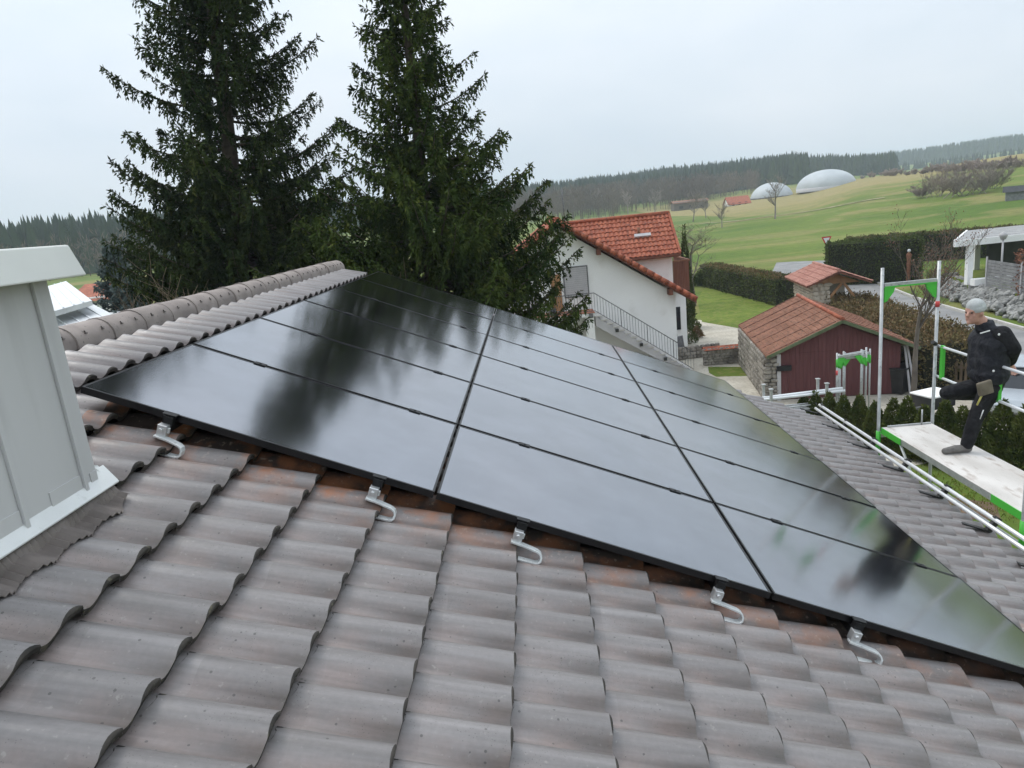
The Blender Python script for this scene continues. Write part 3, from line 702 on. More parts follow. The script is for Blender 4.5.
# ================================================================== foliage
def foliage_mat(name, c1, c2, scale=1.2, trans=0.0, c3=None):
    return noise_mat(name, c1, c2, scale, 0.8, detail=4, lo=0.38, hi=0.62, spec=0.06, c3=c3, spot_scale=scale * 4, spot_lo=0.55, spot_hi=0.7)
mt_spr1 = foliage_mat('spruce_needles_dark', (0.019, 0.033, 0.012), (0.046, 0.064, 0.020), 0.9, c3=(0.085, 0.095, 0.030))
mt_spr2 = foliage_mat('spruce_needles_green', (0.023, 0.040, 0.012), (0.058, 0.082, 0.020), 0.9, c3=(0.115, 0.130, 0.032))
mt_blue = foliage_mat('blue_spruce_needles', (0.065, 0.09, 0.085), (0.13, 0.16, 0.15), 2.0)
mt_bark = noise_mat('spruce_bark', (0.055, 0.04, 0.03), (0.1, 0.078, 0.06), 8, 0.9, bump=0.5)
mt_twig = noise_mat('grey_twigs', (0.11, 0.092, 0.078), (0.17, 0.145, 0.12), 3, 0.9)
mt_twig_b = noise_mat('brown_twigs', (0.15, 0.11, 0.075), (0.24, 0.18, 0.12), 2, 0.9)

def spruce(name, label, base, H, prof, mat, seed, z0=1.5, spacing=0.36, dens=1.0, spray=(0.08, 0.16), wid=0.047, up=0.35, lean=0.0, droop=1.0):
    """prof: list of (height, crown radius); whorled limbs, hanging side twigs, needle sprays"""
    rng = np.random.default_rng(seed)
    t = thing(name, label, 'tree', base)
    tk = MB(); zz = np.linspace(0, H, 9)
    rad = 0.02 + H * 0.0135 * (1 - zz / H) ** 0.9
    wob = lambda z: np.array([0.05 * math.sin(z * 0.4 + seed) + lean * z, 0.05 * math.cos(z * 0.33), 0])
    tk.tube([wob(z) + (0, 0, z) for z in zz], list(rad), 9); tk.build('trunk', mt_bark, t)
    pz, pr2 = [p[0] for p in prof], [p[1] for p in prof]
    B0, B1, BR0, BR1 = [], [], [], []
    SP, SD, SL, SW = [], [], [], []
    z = z0
    while z < H - 0.15:
        Rz = float(np.interp(z, pz, pr2)); fr = z / H
        nb = int(rng.integers(5, 8)) if Rz > 0.8 else int(rng.integers(4, 6))
        low = 1.0 + 0.9 * float(np.clip((10.0 - z) / 2.5, 0, 1)); nb = int(nb * low)
        off = rng.uniform(0, 6.28)
        for k in range(nb):
            az = off + k * 6.283 / nb + rng.normal(0, 0.25)
            Lb = Rz * (rng.uniform(0.62, 1.12) if z > 9.5 else rng.uniform(0.80, 1.08)) * (1.0 if rng.random() > 0.12 else 0.6) + 0.08
            zb = z + rng.uniform(-0.5, 0.5) * spacing
            hd = np.array([math.cos(az), math.sin(az), 0])
            slope0 = np.interp(fr, [0, 0.45, 0.8, 1.0], [-0.32, -0.22, 0.25, 0.9]) + rng.normal(0, 0.08)
            curv = np.interp(fr, [0, 0.5, 1.0], [0.42, 0.42, 0.1]) * up / 0.35
            ns = max(5, int(Lb / 0.16)); ts = np.linspace(0, 1, ns)
            bend = rng.normal(0, 0.12)
            sid = np.array([-hd[1], hd[0], 0])
            pts = wob(zb)[None] + np.array([0, 0, zb])[None] + hd[None] * (Lb * ts)[:, None] + sid[None] * (bend * Lb * ts ** 2)[:, None] + np.array([0, 0, 1.0])[None] * (Lb * (slope0 * ts * (1 - 0.35 * ts) + curv * ts ** 2.4))[:, None]
            r0 = 0.010 + 0.011 * Lb
            rs = r0 * (1 - 0.85 * ts)
            B0.append(pts[:-1]); B1.append(pts[1:]); BR0.append(rs[:-1]); BR1.append(rs[1:])
            # side twigs
            seglen = Lb / (ns - 1)
            nt = max(4, int(Lb * 19 * dens))
            q_ = np.sort(rng.uniform(0.10 if fr > 0.5 else 0.2, 1.0, nt))
            P = np.stack([np.interp(q_, ts, pts[:, a]) for a in range(3)], -1)
            i_ = np.minimum((q_ * (ns - 1)).astype(int), ns - 2); dr = unit(pts[i_ + 1] - pts[i_])
            sgn = np.where(rng.random(nt) < 0.5, 1.0, -1.0)
            tl_ = np.minimum(0.62, 0.16 + 0.42 * Lb * (1 - q_) * 0.55 + 0.12 * rng.random(nt)) * rng.uniform(0.7, 1.15, nt)
            out = dr * rng.uniform(0.35, 0.9, nt)[:, None] + sid[None] * (sgn * rng.uniform(0.5, 1.3, nt))[:, None]
            dn = np.zeros((nt, 3)); dn[:, 2] = -rng.uniform(0.3, 1.3, nt) * droop
            cnt = np.maximum(4, (tl_ / 0.030).astype(int)); ix = np.repeat(np.arange(nt), cnt); tot = len(ix)
            loc_ = np.arange(tot) - np.repeat(np.cumsum(cnt) - cnt, cnt); u = (loc_ + rng.random(tot) * 0.6) / cnt[ix]
            ou = unit(out)[ix]; lx = tl_[ix]
            SP.append(P[ix] + ou * (lx * u * (1 - 0.35 * u))[:, None] + dn[ix] * (lx * u ** 1.6)[:, None])
            SD.append(out[ix] * (1 - 0.6 * u)[:, None] + dn[ix] * (1.5 * u)[:, None] + rng.normal(0, 0.42, (tot, 3)))
            SL.append(rng.uniform(spray[0], spray[1], tot)); SW.append(rng.uniform(0.7, 1.3, tot) * wid)
            # needles along the limb itself
            m_ = max(4, int(Lb * 14 * dens)); u = rng.uniform(0.15, 1, m_)
            P = np.stack([np.interp(u, ts, pts[:, a]) for a in range(3)], -1)
            SP.append(P); SD.append(hd[None] * 0.8 + rng.normal(0, 0.6, (m_, 3)) + np.array([0, 0, 0.1])); SL.append(rng.uniform(spray[0], spray[1], m_)); SW.append(np.full(m_, wid))
        z += spacing * rng.uniform(0.75, 1.25) * (1.0 if fr < 0.7 else 0.8)
    V, F = frusta(np.concatenate(B0), np.concatenate(B1), np.concatenate(BR0), np.concatenate(BR1), 4)
    link('branches', fast_mesh('branches', V, F, mt_bark, True), t)
    V, F = kites(np.concatenate(SP), np.concatenate(SD), np.concatenate(SL), np.concatenate(SW), rng)
    link('crown', fast_mesh('crown', V, F, mat), t)
    return t, len(F)
cl_ = atY(226, 190, 17.5); cr_ = atY(420, 190, 15.6)
_n1 = spruce('spruce_tree', 'tall dark spruce with wide drooping boughs left of the other spruce', (cl_[0] - 0.55, 17.5, 0), 23.5,
       [(0, 2.6), (4, 2.9), (7, 3.3), (8.6, 3.35), (10, 2.95), (11, 2.65), (13, 2.1), (15, 1.6), (19, 0.85), (23.5, 0.1)], mt_spr1, 11, z0=2.2, spacing=0.34, dens=1.3, lean=0.085)
_n2 = spruce('spruce_tree', 'slender yellow-green tall spruce standing beside the white house', (cr_[0] - 0.2, 15.6, 0), 17.5,
       [(0, 3.8), (4, 4.0), (6.0, 4.0), (7.0, 3.5), (8.2, 2.75), (9.5, 2.0), (11, 1.55), (13, 1.05), (15.5, 0.5), (17.5, 0.08)], mt_spr2, 23, z0=2.2, spacing=0.33, dens=1.25, lean=0.03)
bl_ = atY(112, 250, 27.0)
_n3 = spruce('blue_spruce', 'small blue-grey spruce beyond the ridge beside white metal roof', (bl_[0], 27.0, 0), bl_[2] + 0.1, [(0, 2.3), (2, 2.1), (5, 1.35), (7, 0.45), (8.4, 0.05)], mt_blue, 5, z0=0.8, spacing=0.3, dens=0.55, spray=(0.14, 0.24), wid=0.075, droop=0.4)
print('sprays', _n1[1], _n2[1], _n3[1])

def bare_tree(name, label, base, H, seed, mat, spread=0.55, levels=5, r0=None, kids=(3, 4), first=0.35, cat='tree', group=None, twig=0.004, upw=0.25, buds=0, bud_mat=None, stems=1, lenf=0.72, fan=0.35):
    rng = np.random.default_rng(seed); t = thing(name, label, cat, base, 0, group)
    TP0, TP1, TR0, TR1 = [], [], [], []; tp = [[], [], [], []]; tips = []
    r0 = r0 or H * 0.014
    def grow(P, D, L, r, lev):
        n_ = 4 if lev == 0 else (3 if lev < 3 else 2); p = P.copy(); d = D.copy(); seg = L / n_
        for i in range(n_):
            d = d + rng.normal(0, 0.10 if lev else 0.05, 3) + np.array([0, 0, upw * 0.2 if lev else 0.0]); d /= np.linalg.norm(d)
            q = p + d * seg; ra, rb = r * (1 - 0.5 * i / n_), r * (1 - 0.5 * (i + 1) / n_)
            tgt = tp if lev == 0 else (TP0, TP1, TR0, TR1)
            tgt[0].append(p); tgt[1].append(q); tgt[2].append(max(ra, twig)); tgt[3].append(max(rb, twig * 0.7))
            if lev < levels and (lev > 0 or (i + 1) / n_ > first):
                for k in range(rng.integers(1, 3) if lev > 0 else rng.integers(kids[0], kids[1] + 1)):
                    a = rng.uniform(0, 6.283); ref = np.array([math.cos(a), math.sin(a), rng.uniform(-0.1, 0.5)])
                    nd = d * (1 - spread) + ref * spread + np.array([0, 0, upw * 0.4]); nd /= np.linalg.norm(nd)
                    grow(q, nd, L * lenf * rng.uniform(0.65, 1.05) * (0.8 if lev == 0 else 0.9), rb * rng.uniform(0.5, 0.7), lev + 1)
            p = q
        tips.append(p)
    for s_ in range(stems):
        if stems > 1:
            a = rng.uniform(0, 6.283); w_ = fan * math.sqrt(rng.random()); D = np.array([math.cos(a) * w_, math.sin(a) * w_, 1.0])
        else: D = np.array([rng.normal(0, 0.04), rng.normal(0, 0.04), 1.0])
        bs_ = max(0.12, 0.09 * fan * H) if stems > 1 and fan > 1 else 0.12
        grow(np.array([rng.normal(0, bs_ * (stems > 1)), rng.normal(0, bs_ * (stems > 1)), 0.0]), D / np.linalg.norm(D), H * (0.5 if stems == 1 else rng.uniform(.35, .6)), r0, 0)
    if stems > 1:
        V, F = frusta(list(tp[0]) + TP0, list(tp[1]) + TP1, list(tp[2]) + TR0, list(tp[3]) + TR1, 3); link('twigs', fast_mesh('twigs', V, F, mat, True), t)['kind'] = 'stuff'
    else:
        V, F = frusta(tp[0], tp[1], tp[2], tp[3], 7); link('trunk', fast_mesh('trunk', V, F, mat, True), t)
        V, F = frusta(TP0, TP1, TR0, TR1, 3); link('crown', fast_mesh('crown', V, F, mat, True), t)
    if buds:
        tp_ = np.array(tips); k = rng.integers(0, len(tp_), buds); P = tp_[k] + rng.normal(0, 0.10, (buds, 3))
        V, F = kites(P, rng.normal(size=(buds, 3)), rng.uniform(0.03, 0.07, buds), rng.uniform(0.02, 0.035, buds), rng)
        link('buds', fast_mesh('buds', V, F, bud_mat or mat), t)
    return t

def leaf_blob(pts_fn, n, size, rng, wr=0.6, outward=0.8):
    P, Nn = pts_fn(n, rng); D = Nn * outward + rng.normal(0, 0.6, P.shape)
    L = rng.uniform(size * 0.6, size * 1.4, n)
    return kites(P, D, L, L * wr, rng)
def hedge(name, label, a, c, width, h, mat, seed, n=9000, size=0.09, top_mat=None, core=(0.02, 0.02, 0.012), z=0.0, cat='hedge', group=None, rough=0.06):
    rng = np.random.default_rng(seed); a = np.array(a, float); c = np.array(c, float); d = c - a; L = np.linalg.norm(d); d /= L; s = np.array([-d[1], d[0]])
    t = thing(name, label, cat, ((a[0] + c[0]) / 2, (a[1] + c[1]) / 2, z), math.atan2(d[1], d[0]), group)
    def surf(n_, rg, only=None):
        ar = np.array([L * h, L * h, L * width, width * h, width * h]); pk = rg.choice(5, n_, p=ar / ar.sum())
        if only is not None: pk = np.full(n_, only)
        u, v = rg.uniform(-.5, .5, n_), rg.random(n_); P = np.zeros((n_, 3)); N = np.zeros((n_, 3))
        bulge = 0.05 * np.sin(u * L * 3.1) + 0.04 * np.sin(u * L * 7.7 + 2 + v * 6)
        for k, (sx, sy) in enumerate(((0, 1), (0, -1), (0, 0), (1, 0), (-1, 0))):
            m_ = pk == k
            if k < 2: P[m_] = np.stack([u * L, sy * (width / 2 + bulge), v * h], -1)[m_]; N[m_] = (0, sy, 0.15)
            elif k == 2: P[m_] = np.stack([u * L, (v - .5) * width, h + bulge + 0.02 * np.cos(v * 9)], -1)[m_]; N[m_] = (0, 0, 1)
            else: P[m_] = np.stack([sx * (L / 2 + bulge), u * width, v * h], -1)[m_]; N[m_] = (sx, 0, 0.15)
        P -= N * (rg.random(n_) ** 2 * 0.16)[:, None]; P += rg.normal(0, rough, P.shape); P[:, 2] = np.maximum(P[:, 2], 0.01)
        return P, N
    k = MB(); k.box(-L / 2 + .12, L / 2 - .12, -width / 2 + .12, width / 2 - .12, 0.0, h - .12)
    k.build('branches', noise_mat('hedge_inside', core, tuple(q * 1.6 for q in core), 6, 0.95), t)
    V, F = leaf_blob(surf, n, size, rng); link('foliage', fast_mesh('foliage', V, F, mat), t)
    if top_mat:
        V, F = leaf_blob(lambda n_, r_: surf(n_, r_, 2), int(n * 0.45), size, rng, 0.35); V[:, 2] += 0.03
        link('top_twigs', fast_mesh('top_twigs', V, F, top_mat), t)
    return t
def cone_shrub(name, label, base, h, r, mat, seed, n=2200, size=0.08, group=None, cat='shrub'):
    rng = np.random.default_rng(seed); t = thing(name, label, cat, base, rng.uniform(0, 6), group)
    tk = MB(); tk.tube([(0, 0, 0), (0, 0, h * 0.5)], [0.03, 0.012], 6); tk.build('trunk', mt_bark, t)
    u = 1 - np.sqrt(rng.random(n)); a = rng.uniform(0, 6.283, n)
    rad = r * np.interp(u, [0, 0.12, 0.45, 1], [0.72, 1.0, 0.75, 0.03]) * (1 - 0.35 * rng.random(n) ** 2) * (1 + 0.12 * np.sin(a * 5 + u * 9))
    P = np.stack([rad * np.cos(a), rad * np.sin(a), 0.04 + u * h], -1)
    D = np.stack([np.cos(a) * 0.6, np.sin(a) * 0.6, np.full(n, 0.9)], -1) + rng.normal(0, 0.35, (n, 3))
    L = rng.uniform(size * 0.7, size * 1.4, n)
    V, F = kites(P, D, L, L * 0.42, rng); link('foliage', fast_mesh('foliage', V, F, mat), t)
    return t

def ground_hit(px, py):
    d = ray(px, py); t = np.linspace(10, 2500, 6000)
    P = CAM[None] + d[None] * t[:, None]; below = P[:, 2] < terrain_z(P[:, 0], P[:, 1])
    i = int(np.argmax(below)) if below.any() else len(t) - 1
    return P[i]

def track(name, pix, width, mat):
    """a worn strip draped over the ground along points seen in the photograph"""
    P = np.array([ground_hit(*p)[:2] for p in pix]); t = np.linspace(0, len(P) - 1, 60)
    C = np.stack([np.interp(t, np.arange(len(P)), P[:, a]) for a in range(2)], -1); d = unit(np.gradient(C, axis=0)); s_ = np.stack([-d[:, 1], d[:, 0]], -1)
    w_ = width * (0.7 + 0.5 * np.random.default_rng(3).random(len(C)))[:, None]
    A, B = C + s_ * w_ / 2, C - s_ * w_ / 2; V = np.concatenate([A, B]); z = terrain_z(V[:, 0], V[:, 1]) + 0.10
    n_ = len(C); F = np.array([(i, i + 1, n_ + i + 1, n_ + i) for i in range(n_ - 1)])
    return tag(link(name, fast_mesh(name, np.concatenate([V, z[:, None]], 1), F, mat, True)), kind='structure')
mt_track = noise_mat('worn_field_track', (0.27, 0.235, 0.13), (0.36, 0.31, 0.19), 0.25, 0.95, c3=(0.16, 0.17, 0.06), spot_scale=0.8, spot_lo=.45, spot_hi=.6)
track('field_track', [(700, 224), (740, 221), (790, 214), (840, 206), (885, 198)], 2.4, mt_track)

# ================================================================== neighbouring white house
mt_white = noise_mat('white_render', (0.82, 0.82, 0.81), (0.87, 0.87, 0.86), 0.8, 0.9, c3=(0.74, 0.73, 0.71), spot_scale=1.6, spot_lo=0.55, spot_hi=0.8, bump=0.15, bump_scale=40)
mt_red = noise_mat('red_roof_tile', (0.29, 0.072, 0.036), (0.42, 0.13, 0.068), 2.2, 0.75, c3=(0.17, 0.06, 0.04), spot_scale=8, spot_lo=0.48, spot_hi=0.68)
mt_redold = noise_mat('weathered_red_tile', (0.20, 0.085, 0.05), (0.29, 0.135, 0.085), 3, 0.85, c3=(0.11, 0.065, 0.045), spot_scale=12, spot_lo=.5, spot_hi=.68)
mt_brown = noise_mat('brown_stained_wood', (0.12, 0.045, 0.03), (0.19, 0.075, 0.045), 3, 0.7, stretch=(1, 1, .2))
mt_wood = noise_mat('orange_brown_wood', (0.33, 0.17, 0.08), (0.45, 0.25, 0.12), 4, 0.6, stretch=(1, 1, .2))
mt_dark = noise_mat('dark_opening', (0.012, 0.013, 0.015), (0.03, 0.03, 0.033), 3, 0.3, spec=0.5)
mt_glassw, n, l, b = new_mat('window_glass'); b.inputs['Base Color'].default_value = (0.02, 0.024, 0.03, 1); b.inputs['Roughness'].default_value = 0.06; b.inputs['IOR'].default_value = 1.5
mt_blind = noise_mat('grey_roller_blind', (0.44, 0.43, 0.44), (0.50, 0.49, 0.50), 3, 0.7)
mt_iron = noise_mat('grey_iron', (0.12, 0.12, 0.125), (0.2, 0.2, 0.205), 12, 0.5, metal=0.4)
mt_stone = noise_mat('grey_brown_stone', (0.19, 0.17, 0.145), (0.36, 0.33, 0.29), 2.2, 0.9, c3=(0.10, 0.09, 0.08), spot_scale=5, bump=0.4, bump_scale=25)
mt_stone2 = noise_mat('grey_boulders', (0.19, 0.19, 0.18), (0.36, 0.355, 0.34), 3.2, 0.9, c3=(0.09, 0.092, 0.085), spot_scale=4, bump=0.4, bump_scale=20)
mt_terra = noise_mat('terracotta_paving', (0.33, 0.12, 0.075), (0.43, 0.19, 0.12), 4, 0.8)

def wavy_tiles(o_, u, v, nu, nv, mat, name, parent, amp=0.03, step=0.035, nseg=4, world=True):
    """joined tile field: o_ lower corner, u along the eave, v up the slope, nu x nv tiles"""
    o_, u, v = (np.asarray(q, float) for q in (o_, u, v)); nrm = np.cross(u, v); nrm /= np.linalg.norm(nrm)
    if nrm[2] < 0: nrm = -nrm
    rng = np.random.default_rng(nu * 7 + nv)
    du, dv = u / nu, v / nv; V, F = [], []
    prof = [(0, 0.1), (0.25, 0.9), (0.5, 0.75), (0.75, -0.5), (1, -0.35)]
    for j in range(nv):
        for i in range(nu):
            k = len(V); jz = rng.uniform(-0.006, 0.006)
            for (a, z) in prof:
                V.append(o_ + du * (i + a) + dv * (j - 0.02) + nrm * (amp * z + step + jz))
            for (a, z) in prof:
                V.append(o_ + du * (i + a) + dv * (j + 1.08) + nrm * (amp * z))
            for (a, z) in prof:
                V.append(o_ + du * (i + a) + dv * (j - 0.02) + nrm * (amp * z))
            for q in range(4):
                F.append((k + q, k + q + 1, k + 5 + q + 1, k + 5 + q)); F.append((k + 10 + q, k + 10 + q + 1, k + q + 1, k + q))
    o = link(name, fast_mesh(name, np.array(V), np.array(F), mat), parent, world); o['kind'] = 'stuff'
    return o
def stones(name, spots, mat, parent, seed, world=False, kind='stuff', tumble=0.08):
    """joined rubble: spots of (x, y, z, rx, ry, rz)"""
    rng = np.random.default_rng(seed); q = MB()
    for (x, y, z, rx, ry, rz_) in spots:
        k = len(q.v); q.ball((0, 0, 0), (1, 1, 1), 7, 5)
        e = rng.uniform(.5, .8); Rm = np.array(Euler((rng.normal(0, tumble), rng.normal(0, tumble), rng.normal(0, tumble))).to_matrix())
        for i in range(k, len(q.v)):
            p = np.array(q.v[i]); p = np.sign(p) * np.abs(p) ** e * (1 + rng.normal(0, 0.05, 3))
            p = Rm @ (p * (rx, ry, rz_))
            q.v[i] = (x + p[0], y + p[1], z + p[2])
    for i in range(len(q.flat)): q.flat[i] = True
    o = q.build(name, mat, parent, world); o['kind'] = kind
    return o
def rubble(L, h, size, seed, depth=0.12, y=0.0, x0=0.0):
    rng = np.random.default_rng(seed); out = []; z = 0.0
    while z < h:
        rh = size * rng.uniform(0.55, 0.95); x = rng.uniform(-0.1, 0)
        while x < L:
            w_ = size * rng.uniform(0.7, 1.7); out.append((x0 + min(x + w_ / 2, L), y + rng.normal(0, 0.015), min(z + rh / 2, h), w_ / 2 * 0.97, depth, rh / 2 * 0.97)); x += w_
        z += rh
    return out

WY = 28.3
wh = thing('white_house', 'white rendered house with red tiled roof and outside stairs', 'house', (4.5, WY + 4, 0))
AX, AZ, SLP = 3.52, 7.05, 0.678
def rz_(x): return AZ - SLP * abs(x - AX)
xl, xrw = -1.5, 8.55
q = MB(); q.prism([(xl, WY, 0), (xrw, WY, 0), (xrw, WY, rz_(xrw) - 0.3), (AX, WY, AZ - 0.3), (xl, WY, rz_(xl) - 0.3)], (0, 11, 0)); q.build('wall', mt_white, wh, True)
rf = MB()
for sg_ in (1, -1):
    e_ = AX + sg_ * 5.85
    rf.prism([(AX, WY - 0.55, AZ - 0.03), (e_, WY - 0.55, rz_(e_) - 0.03), (e_, WY - 0.55, rz_(e_) - 0.2), (AX, WY - 0.55, AZ - 0.2)], (0, 12.2, 0))
roofw = rf.build('roof', mt_brown, wh, True)
for sg_ in (1, -1):
    e_ = AX + sg_ * 5.85
    wavy_tiles((e_, WY - 0.5, rz_(e_) - 0.02), (0, 12.1, 0), (AX - e_, 0, AZ - rz_(e_)), 40, 20, mt_red, 'roof_tiles', roofw)
    # verge: a row of half-round tiles up the slope
    a_ = np.array([e_, WY - 0.56, rz_(e_) + 0.0]); b_ = np.array([AX, WY - 0.56, AZ + 0.0]); nv_ = 19
    vm = MB(); vm.tube([(0, 0, 0), (1.05, 0, 0)], [0.118, 0.108], 9)
    vme = vm.mesh('verge_tile', mt_red)
    dd = (b_ - a_) / nv_
    for k in range(nv_):
        o = link('verge_tile', vme, roofw); p_ = a_ + dd * k; L_ = np.linalg.norm(dd)
        X_ = Vector(dd).normalized(); Y_ = Vector((0, 1, 0)); Z_ = X_.cross(Y_)
        o.matrix_basis = Matrix.Translation(Vector(p_)) @ Matrix((X_, Y_, Z_)).transposed().to_4x4() @ Matrix.Diagonal((L_, 1, 1, 1))
q = MB(); q.tube([(AX, WY - 0.6, AZ + 0.03), (AX, WY + 11.6, AZ + 0.03)], 0.15, 10); q.build('ridge', mt_red, wh, True)
for (px_, py_) in ((599, 259), (670, 288)):
    p_ = atY(px_, py_, WY - 0.3); q = MB(); q.box(p_[0] - .09, p_[0] + .09, WY - 0.5, WY, rz_(p_[0]) - .48, rz_(p_[0]) - .205); q.build('purlin', mt_brown, wh, True)
# cross wing with its own ridge
cy0, cy1, cye = 30.9, 34.7, 30.5
q = MB(); q.prism([(9.0, cy0, 0), (9.0, cy1, 0), (9.0, cy1, 5.1), (9.0, 32.8, 6.6), (9.0, cy0, 5.1)], (-5.0, 0, 0)); q.build('wing_wall', mt_white, wh, True)
q = MB(); q.prism([(9.27, cye, 4.93), (9.27, 32.8, 6.74), (9.27, 35.1, 4.93), (9.27, 35.1, 4.8), (9.27, 32.8, 6.6), (9.27, cye, 4.8)], (-5.8, 0, 0)); wr = q.build('wing_roof', mt_brown, wh, True)
wavy_tiles((3.6, cye - 0.03, 4.95), (5.72, 0, 0), (0, 2.33, 1.835), 26, 9, mt_red, 'wing_tiles', wr, amp=0.035, step=0.045)
wavy_tiles((9.32, 35.1, 4.95), (-5.72, 0, 0), (0, -2.3, 1.81), 26, 9, mt_red, 'wing_tiles', wr, amp=0.035, step=0.045)
q = MB(); q.tube([(3.5, 32.8, 6.83), (9.34, 32.8, 6.83)], 0.1, 8); q.build('wing_ridge', mt_red, wh, True)
q = MB(); q.bar((9.3, cye, 4.97), (9.3, 32.8, 6.79), 0.12, 0.16); q.build('wing_verge', mt_red, wh, True)
q = MB(); q.box(3.8, 9.32, cye - 0.13, cye - 0.02, 4.84, 4.94); q.build('wing_gutter', mt_brown, wh, True)
c_ = np.array([7.75, 31.55, 5.9]); q = MB(); q.obox(c_, (0.40, 0, 0), (0, 0.075, 0.06), (0, -0.035, 0.045)); q.build('roof_light', mt_blind, wh, True)
q = MB(); q.tube([(7.6, 31.75, 5.95), (7.6, 31.75, 6.3)], 0.07, 8); q.build('vent_pipe', mt_redold, wh, True)
# bay with wooden balcony
q = MB(); q.box(8.5, 9.85, 32.2, 35.6, 0, 3.0); q.build('bay_wall', mt_white, wh, True)
bl = MB(); bl.box(8.5, 10.02, 32.0, 35.6, 3.0, 3.1); bal = bl.build('wooden_balcony', mt_brown, wh, True)
for k in range(15):
    x_ = 8.76 + k * 0.084
    q = MB(); q.box(x_, x_ + 0.075, 31.97, 31.998, 2.95, 4.42); o = q.build('balcony_board', mt_brown, bal, False); o.matrix_parent_inverse = Matrix.Identity(4)
for k in range(12):
    y_ = 32.02 + k * 0.3
    q = MB(); q.box(10.0, 10.03, y_, y_ + 0.285, 2.95, 4.42); q.build('balcony_board', mt_brown, bal, False)
q = MB(); q.box(8.7, 10.08, 31.93, 32.03, 4.425, 4.5); q.box(9.96, 10.08, 32.03, 35.6, 4.425, 4.5); q.build('balcony_rail', mt_redold, wh, True)
for (x0, x1, z0, z1) in ((8.62, 8.95, 0.9, 2.5), (9.2, 9.6, 0.9, 2.2)):
    q = MB(); q.box(x0, x1, 32.17, 32.197, z0, z1); o = q.build('window', mt_white, wh, True); q = MB(); q.box(x0 + .06, x1 - .06, 32.15, 32.168, z0 + .06, z1 - .06); q.build('pane', mt_glassw, o, False)
# gable window with closed blind, wooden door leaf
q = MB(); x0, x1, z0, z1 = 3.58, 4.70, 3.62, 5.0
for (a, b2, c2, d2) in ((x0, x0 + .05, z0, z1), (x1 - .05, x1, z0, z1), (x0 + .05, x1 - .05, z0, z0 + .05), (x0 + .05, x1 - .05, z1 - .05, z1)): q.box(a, b2, WY - 0.05, WY - 0.002, c2, d2)
wd = q.build('window', mt_iron, wh, True)
for k in range(14):
    q = MB(); zz_ = z0 + .055 + k * 0.0915; q.box(x0 + .05, x1 - .05, WY - 0.035, WY - 0.022, zz_, zz_ + 0.086); q.build('blind_slat', mt_blind, wd, False)
q = MB(); q.box(x0 + .05, x1 - .05, WY - .02, WY - .004, z0 + .05, z1 - .05); q.build('window_backing', mt_dark, wh, True)
q = MB(); q.box(3.0, 3.46, WY - 0.06, WY - 0.003, 3.07, 4.72); q.build('door', mt_wood, wh, True)
q = MB(); q.box(2.93, 2.998, WY - 0.07, WY - 0.003, 3.07, 4.8); q.box(3.462, 3.53, WY - 0.07, WY - 0.003, 3.07, 4.8); q.build('door_frame', mt_white, wh, True)
# balcony landing and outside stairs
BY = 27.0; SZ = 3.03; XB = 4.79
q = MB(); q.box(-0.5, XB, BY, WY - .004, SZ - 0.17, SZ - 0.02); q.build('landing', mt_white, wh, True)
for k in range(14):
    q = MB(); q.box(-0.5 + k * 0.378, -0.5 + k * 0.378 + 0.37, BY - 0.03, WY - 0.08, SZ - 0.016, SZ + 0.006); q.build('landing_tile', mt_terra, wh, True)
for x_ in (0.8, 2.9, 4.35):
    q = MB(); q.box(x_, x_ + 0.38, BY + 0.05, BY + 0.35, 0, SZ - 0.172); q.build('pillar', mt_white, wh, True)
for x_ in (1.25, 3.35):
    q = MB(); q.box(x_, x_ + 0.95, WY - 0.04, WY - 0.003, 1.0, 2.1); o = q.build('window', mt_white, wh, True); q = MB(); q.box(x_ + .07, x_ + .88, WY - 0.06, WY - 0.041, 1.07, 2.03); q.build('pane', mt_glassw, o, False)
for x_ in (2.6, 3.7, 4.6):
    q = MB(); q.box(x_ - .09, x_ + .09, BY - 0.16, BY - 0.02, SZ - 0.2, SZ - 0.04); q.build('bracket', mt_iron, wh, True)
ns_, run, rise = 17, 0.245, SZ / 17
for k in range(ns_):
    x_ = XB + k * run; z_ = SZ - (k + 1) * rise
    q = MB(); q.box(x_ + .004, x_ + run + 0.03, BY + 0.03, WY - 0.01, z_ - 0.05, z_); q.build('step', mt_conc, wh, True)
sw = MB(); sw.prism([(XB, BY + .06, SZ - .2), (XB + ns_ * run, BY + .06, -0.02), (XB + ns_ * run - .5, BY + .06, -0.02), (XB, BY + .06, SZ - .62)], (0, 1.15, 0)); sw.build('stair_flight', mt_blind, wh, True)
for k in range(3):
    x_ = XB + 0.9 + k * 1.02; q = MB(); q.box(x_ - .07, x_ + .07, BY - 0.04, BY + 0.028, SZ - (x_ - XB) / run * rise - 0.30, SZ - (x_ - XB) / run * rise - 0.16); q.build('bracket', mt_dark, wh, True)
rl = MB(); HR = 0.86
ry = BY - 0.045
rl.tube([(-0.5, ry, SZ + HR), (XB, ry, SZ + HR), (XB + ns_ * run, ry, HR)], 0.022, 6)
rl.tube([(-0.5, ry, SZ + .08), (XB, ry, SZ + .08), (XB + ns_ * run, ry, .08)], 0.014, 5)
for k in range(44):
    x_ = -0.5 + k * 0.123; rl.tube([(x_, ry, SZ + .08), (x_, ry, SZ + HR)], 0.0085 if k % 11 else 0.017, 4, False)
for k in range(1, 35):
    x_ = XB + k * 0.1225; z_ = SZ - (x_ - XB) / run * rise; rl.tube([(x_, ry, z_ + .08), (x_, ry, z_ + HR)], 0.0085 if k % 9 else 0.017, 4, False)
rl.build('railing', mt_iron, wh, True)
